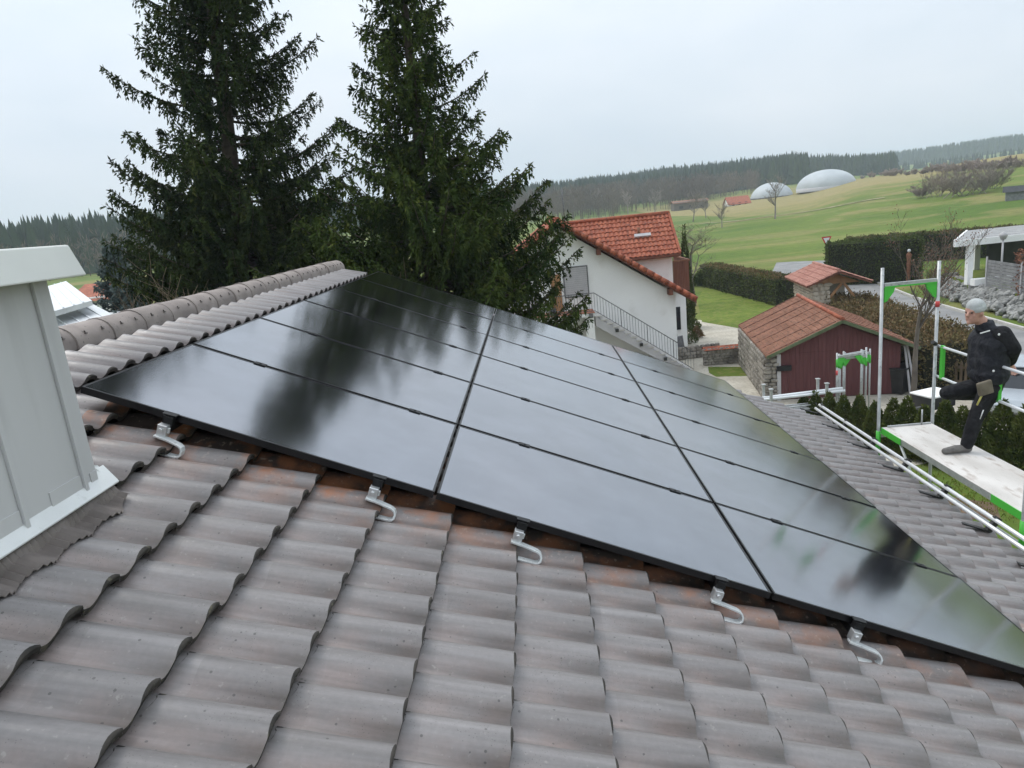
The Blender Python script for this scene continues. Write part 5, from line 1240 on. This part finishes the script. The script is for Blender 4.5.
# ================================================================== scaffold material stored in the yard
mt_galv = noise_mat('galvanised_tube', (0.40, 0.41, 0.41), (0.52, 0.53, 0.53), 8, 0.42, metal=0.4, c3=(0.3, 0.31, 0.31), spot_scale=20)
mt_neon, n, l, b = new_mat('bright_green_paint'); b.inputs['Base Color'].default_value = (0.075, 0.50, 0.055, 1); b.inputs['Roughness'].default_value = 0.45
mt_tapered = noise_mat('red_tape', (0.6, 0.06, 0.06), (0.7, 0.1, 0.1), 5, 0.5)
stw = ['at the front of the stored stack', 'second in the stored stack', 'third in the stored stack', 'fourth in the stored stack', 'at the back of the stored stack']
for k in range(5):
    fr_ = thing('scaffold_upright', 'upright galvanised scaffold frame with green head, %s' % stw[k], 'scaffold frame', (11.72 + 0.085 * k, 18.0 + 0.05 * k + .03 * (k % 2), 0.25 - .05 * (k % 3)), R(12 + 5 * (k % 2) - 3 * (k % 3)), 'stored scaffold frames')
    for sx in (-.42, .42):
        q = MB(); q.tube([(sx, 0, 0), (sx, 0, 2.15)], .027, 8); q.build('post', mt_galv, fr_)
        q = MB(); q.prism([(sx, -.012, 1.98), (sx - .25 * np.sign(sx), -.012, 1.98), (sx, -.012, 1.68)], (0, .024, 0)); q.build('gusset', mt_neon, fr_)
        q = MB(); q.tube([(sx, 0, 1.7), (sx, 0, 1.96)], .031, 8); q.build('collar', mt_neon, fr_)
    q = MB(); q.box(-.4, .4, -.025, .025, 1.99, 2.06); q.build('head_bar', mt_galv, fr_)
    q = MB(); q.box(-.4, .4, -.02, .02, .18, .22); q.build('foot_bar', mt_neon, fr_)
    if k == 0:
        q = MB(); q.tube([(-.42, 0, 1.45), (-.42, 0, 1.6)], .03, 8); q.build('tape', mt_tapered, fr_)
sti = thing('tube_rack', 'steel rack holding long scaffold tubes beside the red shed', 'rack', (10.2, 17.6, 0), R(3))
for x_ in (-1.15, .55):
    for y_ in (-.3, .3):
        q = MB(); q.box(x_ - .035, x_ + .035, y_ - .035, y_ + .035, 0, 1.62); q.build('post', mt_galv, sti); q = MB(); q.box(x_ - .06, x_ + .06, y_ - .06, y_ + .06, 1.622, 1.645); q.build('post_cap', mt_galv, sti)
    q = MB(); q.box(x_ - .03, x_ + .03, -.26, .26, .7, .78); q.build('crossbar', mt_neon, sti)
for k, (dy, z_, tilt, ln) in enumerate(((-.2, .83, .0, 3.2), (-.1, .83, .01, 3.0), (0, .83, .0, 3.3), (.1, .83, .0, 3.2), (.2, .83, -.01, 3.0), (-.15, .92, .02, 3.1), (.05, .92, .0, 2.9), (-.05, 1.22, .02, 3.4), (.12, 1.24, .03, 3.4))):
    tb = thing('scaffold_tube', ['long galvanised scaffold tube lying low in the rack', 'pale scaffold rail resting across the top of the rack'][k > 6], 'scaffold tube', (10.2 - .2, 17.6 + dy, z_ + .03), 0, ['low scaffold tubes in the rack', 'top scaffold rails on the rack'][k > 6])
    q = MB(); q.tube([(-ln / 2, 0, -tilt * ln / 2), (ln / 2 - .3, 0, tilt * ln / 2)], .026 if k < 7 else .045, 8); q.build('tube', mt_galv if k < 7 else mt_wmetal, tb)
    q = MB(); q.box(-ln / 2 + .1, -ln / 2 + .16, -.031, .031, -.05 - tilt * ln / 2, .032 - tilt * ln / 2); q.build('collar', mt_neon if k % 2 else mt_tapered, tb)

# ================================================================== scaffold at the eave
XI, XO = 6.93, 7.68
pf0 = atX(878.5, 427, XI); YF, ZP = pf0[1], pf0[2]; YN = YF - 2.98
sf = thing('scaffold', 'galvanised scaffold bay with green fittings and plank deck at the eave', 'scaffold', (XI, YF, 0))
ztp = atY(882.5, 268, YF)[2]
for (x, y, zt) in ((XI, YF, ztp), (XO, YF, ztp + .02), (XI, YN, ztp), (XO, YN, ztp)):
    q = MB(); q.tube([(x, y, .12), (x, y, zt)], .0225, 10); q.build('post', mt_galv, sf, True)
    q = MB(); q.tube([(x, y, .0), (x, y, .13)], .016, 8); q.box(x - .075, x + .075, y - .075, y + .075, 0.0, .012); q.build('base_jack', mt_galv, sf, True)
for y in (YF, YN):
    q = MB(); q.box(XI + .028, XO - .028, y - .02, y + .02, ztp - .27, ztp - .21); q.build('head_bar', mt_galv, sf, True)
    q = MB(); q.box(XI + .028, XO - .028, y - .022, y - .0205, ztp - .272, ztp - .252); q.build('head_bar_stripe', mt_neon, sf, True)
    for x, sg_ in ((XI, 1), (XO, -1)):
        q = MB(); q.prism([(x + sg_ * .028, y - .015, ztp - .272), (x + sg_ * .17, y - .015, ztp - .272), (x + sg_ * .15, y - .015, ztp - .34), (x + sg_ * .06, y - .015, ztp - .46), (x + sg_ * .028, y - .015, ztp - .47)], (0, .03, 0)); q.build('gusset', mt_neon, sf, True)
    for z_ in (ZP - .10, ):
        q = MB(); q.box(XI + .03, XO - .03, y - .025, y + .025, z_ - .05, z_); q.build('transom', mt_galv, sf, True)
    for x in (XI, XO):
        q = MB(); q.tube([(x, y, ZP - .42), (x, y, ZP - .06)], .031, 10); q.build('collar', mt_neon, sf, True)
q = MB(); q.tube([(XO, YF, ztp - .60), (XO, YF, ztp - .52)], .0265, 10); q.build('tape', mt_tapered, sf, True)
q = MB(); q.tube([(XO, YF, ztp - 1.12), (XO - .06, YF - .03, ztp - 1.08)], .03, 8); q.build('coupler', mt_black, sf, True)
# deck: pale aluminium plank with ply surface
mt_deckw = noise_mat('pale_worn_deck', (0.50, 0.47, 0.44), (0.64, 0.61, 0.58), 3.5, 0.8, c3=(0.36, 0.30, 0.26), spot_scale=11, spot_lo=.56, spot_hi=.74, stretch=(1, .35, 1))
for k, (x0, x1) in enumerate(((XI + .03, XO - .03),)):
    q = MB(); q.box(x0, x1, YN + .03, YF - .03, ZP - .012, ZP); q.build('deck_board', mt_deckw, sf, True, .003)
    for xx in (x0, x1 - .012):
        q = MB(); q.box(xx, xx + .012, YN + .03, YF - .03, ZP - .085, ZP - .0125); q.build('deck_beam', mt_galv, sf, True)
for (y0, y1) in ((YF - .55, YF - .028), (YN + .028, YN + .55)):
    q = MB(); q.box(XI + .022, XI + .0295, y0, y1, ZP - .09, ZP - .002); q.build('deck_end', mt_neon, sf, True)
q = MB(); q.bar((XI + .1, YF - .05, ZP + .012), (XO - .05, YF - .05, ZP + .012), .02, .022); q.build('toe_clip', mt_galv, sf, True)
q = MB(); q.tube([(XO - .18, YF - .06, ZP), (XO - .18, YF - .06, ZP + .22)], .012, 6); q.build('toe_pin', mt_galv, sf, True)
# guard rail frame on the outer side
u1, u0 = atY(933, 346, YF)[2], atY(930, 376.5, YF)[2]
for z_ in (u1, u0):
    q = MB(); q.tube([(XO + .03, YF, z_), (XO + .03, YN, z_ - .01)], .019, 8); q.build('guard_rail', mt_wmetal, sf, True)
for y in (YF - .12, YF - 1.3):
    q = MB(); q.box(XO + .012, XO + .05, y - .03, y + .03, u0 - .02, u1 + .02); q.build('rail_strap', mt_neon, sf, True)
for z_ in (ZP - .95,):
    q = MB(); q.tube([(XO + .03, YF, z_), (XO + .03, YN, z_)], .02, 8); q.build('ledger', mt_galv, sf, True)
# ladder-like brace under the deck
for (a, c2) in (((XI + .05, YF - .5, ZP - .09), (XI + .15, YF - .75, ZP - .62)), ((XI + .15, YF - .75, ZP - .62), (XI + .2, YF - 1.45, ZP - .60)), ((XI + .2, YF - 1.45, ZP - .60), (XI + .22, YF - 1.55, ZP - 1.15))):
    q = MB(); q.tube([a, c2], .017, 8); q.build('brace', mt_wmetal, sf, True)
q = MB(); q.tube([(XO, YF, .6), (XO, YN, ZP - .4)], .02, 8); q.build('diagonal', mt_galv, sf, True)

# ================================================================== man on the scaffold
MYF = atZ(957, 450, ZP)[1]
man = thing('person', 'man in black work clothes and grey knit cap leaning on scaffold rail', 'person', (atZ(957, 450, ZP)[0], MYF, ZP))
mt_cloth = noise_mat('black_workwear', (0.010, 0.010, 0.012), (0.024, 0.024, 0.027), 9, 0.85, bump=0.9, bump_scale=10, bump_dist=.05, spec=.25)
mt_skin = noise_mat('skin', (0.46, 0.25, 0.19), (0.55, 0.31, 0.24), 8, 0.55)
mt_cap_k = noise_mat('grey_knit', (0.40, 0.415, 0.41), (0.47, 0.485, 0.48), 30, 0.95, bump=.15, bump_scale=90, bump_dist=.005)
def mp_(px, py, dy=0.0): return atY(px, py, MYF + dy)
def capsule(q, a, ra, b_, rb, n_=12):
    a, b_ = np.asarray(a, float), np.asarray(b_, float); q.ball(a, ra, n_, 8); q.ball(b_, rb, n_, 8); q.tube([a, b_], [ra, rb], n_)
def remesh(q, vox, smooth=4):
    me = q.mesh('tmp'); o = bpy.data.objects.new('tmp', me); COL.objects.link(o)
    m_ = o.modifiers.new('r', 'REMESH'); m_.mode = 'VOXEL'; m_.voxel_size = vox; m_.use_smooth_shade = True
    s_ = o.modifiers.new('s', 'SMOOTH'); s_.factor = .5; s_.iterations = smooth
    dg = bpy.context.evaluated_depsgraph_get(); dg.update(); out = bpy.data.meshes.new_from_object(o.evaluated_get(dg)); bpy.data.objects.remove(o, do_unlink=True)
    return out
hipN, hipF = mp_(992, 386, -.11), mp_(985, 385, .10)
kneN, ankN = mp_(976, 417, -.11), mp_(967, 444, -.10)
kneF, ankF = mp_(947, 393, .12), mp_(990, 395, .20)
pel, wai, che = mp_(989, 380), mp_(990, 362), mp_(992, 342)
nek = mp_(985, 325); hed = mp_(974.5, 312)
shN, shF = mp_(1001, 334, -.19), mp_(986, 334, .19)
elN, elF = mp_(1013, 349, -.25), mp_(1003, 352, .25)
haN, haF = mp_(1009, 365, -.02), mp_(1010, 366, .08)
q = MB()
capsule(q, pel + (0, -.07, 0), .135, pel + (0, .07, 0), .135); capsule(q, wai + (0, -.06, 0), .14, wai + (0, .06, 0), .14); capsule(q, pel, .15, wai, .145)
capsule(q, che + (0, -.09, 0), .145, che + (0, .09, 0), .145); capsule(q, wai, .15, che, .155); capsule(q, shN, .085, shF, .085); capsule(q, che + (0, -.05, .05), .13, che + (0, .05, .05), .13)
capsule(q, che + (0, 0, .1), .08, nek, .062); capsule(q, nek, .07, hed + (0.02, 0, -.05), .066)
for (h_, k_, a_) in ((hipN, kneN, ankN), (hipF, kneF, ankF)):
    capsule(q, h_, .122, k_, .088); capsule(q, k_, .086, k_ + (a_ - k_) * .35, .086); capsule(q, k_ + (a_ - k_) * .35, .086, a_, .074)
for (s_, e_, h_) in ((shN, elN, haN), (shF, elF, haF)):
    capsule(q, s_, .075, e_, .058); capsule(q, e_, .056, h_, .042)
# head: skull, jaw, nose, brow, ears; the man looks along -X, a little to the viewer
fd = np.array([-.93, -.36, -.06]); fd /= np.linalg.norm(fd); sd = np.cross((0, 0, 1), fd); sd /= np.linalg.norm(sd)
q.ball(hed + (0, 0, .02), (.099, .094, .112), 16, 12)
q.ball(hed + fd * .025 + np.array([0, 0, -.065]), (.077, .074, .083), 14, 10)
capsule(q, hed + fd * .095 + np.array([0, 0, .012]), .013, hed + fd * .122 + np.array([0, 0, -.024]), .019, 8)
q.ball(hed + fd * .086 + np.array([0, 0, -.112]), .026, 10, 8)
capsule(q, hed + fd * .09 + sd * .022 + np.array([0, 0, -.07]), .013, hed + fd * .09 - sd * .022 + np.array([0, 0, -.07]), .013, 8)
for sg_ in (1, -1):
    q.ball(hed + sd * sg_ * .098 + np.array([0, 0, -.015]), (.02, .02, .032), 8, 6)
    q.ball(hed + fd * .08 + sd * sg_ * .038 + np.array([0, 0, .028]), (.022, .022, .013), 8, 6)
    q.ball(hed + fd * .062 + sd * sg_ * .045 + np.array([0, 0, -.03]), (.026, .026, .026), 8, 6)
# hands behind the back: palm and five fingers curling on the rail
def hand(q, c, d_, s_):
    d_ = np.asarray(d_, float) / np.linalg.norm(d_); s_ = np.asarray(s_, float) / np.linalg.norm(s_); n_ = np.cross(d_, s_)
    capsule(q, c - d_ * .02 - s_ * .022, .02, c + d_ * .05 - s_ * .025, .016, 8); capsule(q, c - d_ * .02 + s_ * .022, .02, c + d_ * .05 + s_ * .025, .016, 8); capsule(q, c, .02, c + d_ * .05, .018, 8)
    for i_, (off_, l_) in enumerate(((-.032, .060), (-.011, .072), (.011, .068), (.032, .052))):
        b0 = c + d_ * .055 + s_ * off_; b1 = b0 + d_ * l_ * .5 + n_ * .012; b2 = b1 + d_ * l_ * .22 + n_ * l_ * .5
        capsule(q, b0, .0105, b1, .0098, 8); capsule(q, b1, .0098, b2, .0085, 8)
    t0 = c - s_ * .03 + d_ * .005; t1 = t0 - s_ * .03 + d_ * .03 + n_ * .01; capsule(q, t0, .013, t1, .011, 8); capsule(q, t1, .011, t1 + d_ * .03 + n_ * .008, .0095, 8)
hand(q, haN + (.015, .03, -.03), (.2, .5, -.8), (.9, 0, .2)); hand(q, haF + (.02, -.02, -.03), (.2, -.4, -.8), (.9, 0, .2))
bme = remesh(q, .0115, 3)
bme.materials.append(mt_cloth); bme.materials.append(mt_skin)
co = np.empty(len(bme.vertices) * 3, np.float32); bme.vertices.foreach_get('co', co); co = co.reshape(-1, 3)
isk = (np.linalg.norm(co - hed, axis=1) < .175) & (co[:, 2] > nek[2] + .015)
for h_ in (haN, haF): isk |= np.linalg.norm(co - (h_ + np.array([.02, .0, -.06])), axis=1) < .085
mi = np.array([1 if isk[p.vertices[0]] else 0 for p in bme.polygons], np.int32)
bme.polygons.foreach_set('material_index', mi); bme.polygons.foreach_set('use_smooth', np.ones(len(bme.polygons), bool)); bme.name = 'body'
body = link('body', bme, man, True)
# eyes, stubble
for sg_ in (1, -1):
    q = MB(); q.ball(hed + fd * .094 + sd * sg_ * .037 + np.array([0, 0, .010]), (.011, .011, .007), 8, 6); q.build('eye', mt_dark, man, True)
# knit cap
q = MB(); q.ball(hed + np.array([.012, 0, .058]), (.106, .102, .108), 18, 10); q.tube([hed + np.array([.024, 0, .012]), hed + np.array([.012, 0, .06])], [.107, .110], 18)
cme_ = remesh(q, .010, 3); cme_.materials.append(mt_cap_k); link('knit_cap', cme_, man, True)
# padded vest over the jacket with collar
q = MB(); capsule(q, wai + (-.015, -.09, -.12), .182, wai + (-.015, .09, -.12), .182); capsule(q, che + (-.015, -.11, .0), .185, che + (-.015, .11, .0), .185); capsule(q, wai + (-.02, -.07, 0), .19, che + (-.015, -.07, 0), .19); capsule(q, wai + (-.02, .07, 0), .19, che + (-.015, .07, 0), .19)
capsule(q, shN + (0, .03, .0), .092, shF + (0, -.03, .0), .092); q.tube([nek + (0.005, 0, -.06), nek + (-.006, 0, .05)], [.115, .094], 14)
vme_ = remesh(q, .013, 3); vme_.materials.append(noise_mat('navy_black_vest', (0.013, 0.014, 0.019), (0.030, 0.031, 0.038), 10, 0.75, bump=.9, bump_scale=11, bump_dist=.05, spec=.3)); link('vest', vme_, man, True)
# sleeve cuffs puffed upper arm
q = MB(); capsule(q, shN + (0, -.02, 0), .104, elN, .088); capsule(q, elN, .086, elN + (haN - elN) * .7, .07); sme = remesh(q, .012, 3); sme.materials.append(mt_cloth); link('sleeve', sme, man, True)
# white stripe and badges
q = MB(); c_ = mp_(985, 332, -.262); q.obox(c_, (.055, 0.0, .012), (0, .004, 0), (-.001, 0, .006)); q.build('chest_stripe', mt_signw, man, True)
q = MB(); q.ball(mp_(999, 334.5, -.315), (.015, .006, .015), 8, 6); q.build('badge', mt_signw, man, True)
q = MB(); q.ball(mp_(993.5, 371, -.285), (.015, .006, .015), 8, 6); q.build('badge', mt_signw, man, True)
# belt pouch with pen, trouser stripes
q = MB(); c_ = mp_(985, 388, -.27); q.obox(c_, (.085, .0, .02), (0, .025, 0), (-.02, 0, .085)); q.build('tool_pouch', noise_mat('olive_pouch', (0.13, 0.11, 0.08), (0.19, 0.16, 0.12), 12, .8), man, True, .02)
q = MB(); q.tube([mp_(982, 395, -.27), mp_(977, 405, -.22)], .011, 6); q.build('folding_rule', noise_mat('yellow_rule', (0.6, 0.55, 0.15), (0.7, 0.62, 0.2), 10, .5), man, True)
q = MB(); q.tube([mp_(983.5, 410, -.205), mp_(980, 419, -.195)], .007, 5); q.build('trouser_stripe', mt_signw, man, True)
# shoes
for (tp, an, nm) in ((mp_(945, 449, -.10), ankN, 0), (ankF + np.array([.09, .06, -.10]), ankF, 1)):
    q = MB()
    if nm == 0:
        hl = an + np.array([.015, 0, 0]); hl[2] = ZP + .05; tp[2] = ZP + .04
        capsule(q, hl, .048, hl * .45 + tp * .55 + np.array([0, 0, .012]), .05); capsule(q, hl * .45 + tp * .55 + np.array([0, 0, .012]), .05, tp, .040); capsule(q, an, .056, hl, .05)
    else:
        hl = an + np.array([.05, .0, -.02]); capsule(q, hl, .045, tp, .038); capsule(q, an, .054, hl, .046)
    shm = remesh(q, .010, 3); shm.materials.append(noise_mat('grey_work_shoe', (0.10, 0.095, 0.09), (0.17, 0.16, 0.15), 14, .8)); 
    if nm == 0:
        cz = np.empty(len(shm.vertices) * 3, np.float32); shm.vertices.foreach_get('co', cz); cz = cz.reshape(-1, 3); cz[:, 2] = np.maximum(cz[:, 2], ZP + .004); shm.vertices.foreach_set('co', cz.ravel())
    link('shoe', shm, man, True)

# ================================================================== far things on the meadow
mt_dome = noise_mat('grey_white_membrane', (0.40, 0.43, 0.45), (0.47, 0.50, 0.52), 0.2, 0.6)
for k, (pb, pl, pr2, pt) in enumerate((((771, 199), 751, 792, 182.5), ((826, 187), 798, 854, 169.5))):
    Yd = 350 if k == 0 else 335
    a_, c2, tp_ = atY(pl, pb[1], Yd), atY(pr2, pb[1], Yd), atY((pl + pr2) / 2, pt, Yd)
    rd = (c2[0] - a_[0]) / 2; cx_ = (a_[0] + c2[0]) / 2; zb = (a_[2] + c2[2]) / 2; hd = tp_[2] - zb
    zt_ = float(terrain_z(cx_, Yd)); zb = min(zb, zt_ + 1.0)
    hd = tp_[2] - zb
    dm = thing('gas_dome', ['smaller grey biogas dome half hidden by a bare tree', 'larger grey-white biogas dome on the hillside'][k], 'dome', (cx_, Yd, zt_ - .5))
    q = MB(); z0_ = zb - zt_ + .5
    q.lathe([(rd * math.cos(t), z0_ + hd * math.sin(t)) for t in np.linspace(0, math.pi / 2 - .001, 12)], 36); q.build('membrane', mt_dome, dm)
    q = MB(); q.lathe([(rd * 1.0, -0.5), (rd * 1.005, max(z0_, .3) + .25), (rd * .97, max(z0_, .3) + .3)], 36); q.build('tank_wall', mt_dark if k == 0 else mt_blind, dm)
def far_house(name, label, px0, px1, pyb, pye, pyr, Yh, rmat, seed, cat='farmhouse', wm=None):
    a_, c2 = atY(px0, pyb, Yh), atY(px1, pyb, Yh); zg = float(terrain_z((a_[0] + c2[0]) / 2, Yh)); ze, zr = atY(px0, pye, Yh)[2], atY((px0 + px1) / 2, pyr, Yh)[2]
    L_ = c2[0] - a_[0]; t = thing(name, label, cat, ((a_[0] + c2[0]) / 2, Yh, zg - .3))
    zg = min(zg, a_[2]); ze = max(ze, zg + 1.4); zr = max(zr, ze + .8)
    q = MB(); q.prism([(a_[0], Yh, zg - 1), (a_[0], Yh + 8, zg - 1), (a_[0], Yh + 8, ze), (a_[0], Yh + 4, zr - .3), (a_[0], Yh, ze)], (L_, 0, 0)); q.build('wall', wm or mt_white, t, True)
    q = MB(); q.prism([(a_[0] - .5, Yh - .6, ze - .3), (a_[0] - .5, Yh + 4, zr), (a_[0] - .5, Yh + 8.6, ze - .3), (a_[0] - .5, Yh + 8.6, ze - .55), (a_[0] - .5, Yh + 4, zr - .3), (a_[0] - .5, Yh - .6, ze - .55)], (L_ + 1, 0, 0)); q.build('roof', rmat, t, True)
    for k in range(3):
        q = MB(); x_ = a_[0] + L_ * (.15 + .3 * k); q.box(x_, x_ + L_ * .12, Yh - .06, Yh - .02, zg + .8, zg + 2.0); q.build('window', mt_dark, t, True)
    return t
far_house('farmhouse', 'white farmhouse with red roof beside the smaller dome', 729, 750, 208, 204, 196, 310, mt_red, 1)
far_house('farm_barn', 'long low farm barn with brown roof in front of the forest', 674, 708, 205, 203, 200, 345, mt_redold, 2, 'barn', mt_twig)

p_ = ground_hit(1016, 200)
fh = thing('field_hut', 'small dark-roofed field hut on the hillside', 'hut', (p_[0], p_[1], p_[2]), R(-30))
sc_ = np.linalg.norm(p_ - CAM) / FOC
q = MB(); q.box(-7 * sc_, 9 * sc_, -4 * sc_, 4 * sc_, -1, 7 * sc_); q.build('wall', mt_slat, fh)
q = MB(); q.prism([(-9 * sc_, -6 * sc_, 6.5 * sc_), (-9 * sc_, 0, 11 * sc_), (-9 * sc_, 6 * sc_, 6.5 * sc_)], (21 * sc_, 0, 0)); q.build('roof', mt_dark, fh)
# bare trees and bushes on the slope: (pixel base, height px, name)
mt_far = noise_mat('far_bare_twigs', (0.22, 0.19, 0.165), (0.30, 0.26, 0.225), .3, .9)
mt_farr = noise_mat('far_reddish_twigs', (0.26, 0.205, 0.18), (0.34, 0.275, 0.24), .3, .9)
spots = [(775, 219, 48, 'bare_tree', 'round bare tree standing in front of the smaller dome', mt_far), (693, 222, 34, 'bare_tree', 'bare meadow tree behind the crooked fruit tree', mt_far), (722, 228, 30, 'bare_tree', 'bare meadow tree on the dry strip below the farmhouse', mt_far), (706, 218, 26, 'bare_tree', 'slim bare tree behind the red barn', mt_far), (655, 214, 30, 'bare_tree', 'bare tree rising behind the wing roof ridge', mt_far), (628, 214, 28, 'bare_tree', 'bare tree beside the long low barn', mt_farr), (598, 214, 30, 'bare_tree', 'bare tree behind the aerial of the white house', mt_far),
         (938, 197, 33, 'bare_bush', 'rounded reddish bare bush at the left of the hillside thicket', mt_farr), (955, 197, 44, 'bare_bush', 'tallest bare bush of the hillside thicket', mt_farr), (972, 195, 36, 'bare_bush', 'grey-brown bare bush at the right of the hillside thicket', mt_far), (922, 198, 20, 'bare_bush', 'low bare bush trailing left of the hillside thicket', mt_farr),
         (985, 190, 30, 'bare_bush', 'wide bare bush at the top edge of the thicket', mt_far)]
for k, (px_, py_, hp_, nm, lb_, mm) in enumerate(spots):
    p_ = ground_hit(px_, py_); D_ = np.linalg.norm(p_ - CAM); hh_ = hp_ / FOC * D_
    bare_tree(nm, lb_, (p_[0], p_[1], p_[2] - .1), hh_ * 1.0, 200 + k, mm, .55, 3, hh_ * (.018 if nm == 'bare_tree' else .008), (4, 6), .3 if nm == 'bare_tree' else .15, cat='tree' if nm == 'bare_tree' else 'bush', twig=D_ * .00016, upw=.25, stems=1 if nm == 'bare_tree' else 7, lenf=.66 if nm == 'bare_tree' else .52, fan=1.3)
scrub = []
for k in range(26):
    px_ = 862 + k * 6.4 + rr0.uniform(-2, 2); py_ = 176 - k * .45 + rr0.uniform(-1, 1)
    p_ = ground_hit(px_, py_ + 2); D_ = min(np.linalg.norm(p_ - CAM), 420); p_ = CAM + (p_ - CAM) / np.linalg.norm(p_ - CAM) * D_; p_[2] = terrain_z(p_[0], p_[1])
    hs_ = rr0.uniform(2.6, 4.5)
    if k < 5:
        scrub.append(bare_tree('scrub_bush', 'small bare scrub bush in the line along the hill brow', (p_[0], p_[1], p_[2] - .1), 3.5, 300 + k, mt_farr, .55, 2, .05, (4, 6), .1, cat='bush', group='scrub bushes along the hill brow', twig=.08, stems=10, lenf=.5, fan=1.4)); o = scrub[-1]
    else:
        o = scrub[k % 5].copy(); COL.objects.link(o); o.location = (p_[0], p_[1], p_[2] - .1)
        for c_ in scrub[k % 5].children:
            d_ = c_.copy(); COL.objects.link(d_); d_.parent = o
    o.scale = (hs_ / 3.5,) * 3; o.rotation_euler = (0, 0, rr0.uniform(0, 6.28))

# ================================================================== forests
def forest(name, label, regions, mat, seed, kindf='conifer'):
    rng = np.random.default_rng(seed); Vs, Fs, off = [], [], 0
    for (az0, az1, r0, r1, n_, h0, h1) in regions:
        az = rng.uniform(az0, az1, n_); r_ = np.sqrt(rng.uniform(r0 ** 2, r1 ** 2, n_))
        x, y = CAM[0] + r_ * np.sin(az), CAM[1] + r_ * np.cos(az); z = terrain_z(x, y); h = rng.uniform(h0, h1, n_)
        if kindf == 'conifer':
            ns = 5
            for lv, (zb, zt, rad) in enumerate(((.05, .52, .22), (.32, .76, .16), (.56, 1.0, .10))):
                a0 = rng.uniform(0, 6.28, n_); V = np.empty((n_, ns + 1, 3))
                for j in range(ns):
                    a = a0 + 6.283 * j / ns; rr = h * rad * rng.uniform(.65, 1.2, n_)
                    V[:, j] = np.stack([x + rr * np.cos(a), y + rr * np.sin(a), z + h * (zb + rng.uniform(-.05, .05, n_))], -1)
                V[:, ns] = np.stack([x + rng.normal(0, .2, n_), y, z + h * zt], -1)
                base_ = (np.arange(n_) * (ns + 1))[:, None] + off
                Fs.append(np.concatenate([base_ + np.array([[j, (j + 1) % ns, ns]]) for j in range(ns)])); Vs.append(V.reshape(-1, 3)); off += n_ * (ns + 1)
        else:
            m_ = 44
            P = np.repeat(np.stack([x, y, z], -1), m_, 0); hh = np.repeat(h, m_); u = rng.random(n_ * m_); a = rng.uniform(0, 6.28, n_ * m_)
            rad = hh * .23 * np.sin(np.clip(u * 2.6 + .35, 0, 3.14)) * np.sqrt(rng.random(n_ * m_))
            P = P + np.stack([rad * np.cos(a), rad * np.sin(a), hh * (.22 + .74 * u)], -1)
            D = np.stack([np.cos(a) * .5, np.sin(a) * .5, np.full(len(a), 1.0)], -1) + rng.normal(0, .3, (len(a), 3))
            L = hh * rng.uniform(.10, .22, len(a)); V, F = kites(P, D, L, L * .12, rng)
            V2, F2 = frusta(np.stack([x, y, z], -1), np.stack([x, y, z + h * .8], -1), h * .012, h * .004, 3)
            F4 = np.concatenate([F, F2 + len(V)]) + off; Vs.append(np.concatenate([V, V2])); Fs.append(F4); off += len(V) + len(V2)
    o = link(name, fast_mesh(name, np.concatenate(Vs), np.concatenate(Fs), mat)); return tag(o, label, 'forest', kind='stuff')
mt_forest = foliage_mat('far_conifers', (0.022, 0.036, 0.022), (0.046, 0.066, 0.034), .05)
mt_forestd = foliage_mat('far_bare_forest', (0.11, 0.085, 0.07), (0.17, 0.135, 0.105), .04)
forest('conifer_forest', 'dark conifer forest covering the far hills', [
    (-.95, -.30, 290, 430, 2600, 11, 23), (-.30, .10, 470, 660, 2400, 10, 21), (.08, .37, 500, 820, 5200, 9, 20), (.30, .47, 640, 900, 2600, 9, 19), (-.30, .36, 660, 800, 1300, 15, 22),
    (.36, .75, 1250, 1600, 4600, 11, 24), (.42, .70, 900, 960, 240, 7, 11)], mt_forest, 1)
forest('bare_forest', 'brown bare deciduous wood in front of the conifers', [(-.95, -.30, 262, 300, 160, 8, 15), (-.12, .13, 330, 480, 520, 9, 16), (.06, .25, 380, 540, 620, 9, 16), (.24, .31, 410, 520, 160, 8, 13)], mt_forestd, 2, 'bare')

# ================================================================== air
hz_m = bpy.data.materials.new('haze_air'); hz_m.use_nodes = True
hn, hl_ = hz_m.node_tree.nodes, hz_m.node_tree.links; hn.clear()
ho = hn.new('ShaderNodeOutputMaterial'); hv = hn.new('ShaderNodeVolumePrincipled')
hv.inputs['Color'].default_value = (0.80, 0.90, 1.0, 1); hv.inputs['Density'].default_value = 0.0004; hv.inputs['Anisotropy'].default_value = 0.0
hl_.new(hv.outputs['Volume'], ho.inputs['Volume'])
q = MB(); q.box(-2100, 2100, -2100, 2100, -2.0, 72.0)
hzo = q.build('haze', hz_m); tag(hzo, 'pale hazy air over the valley', 'haze', kind='stuff')
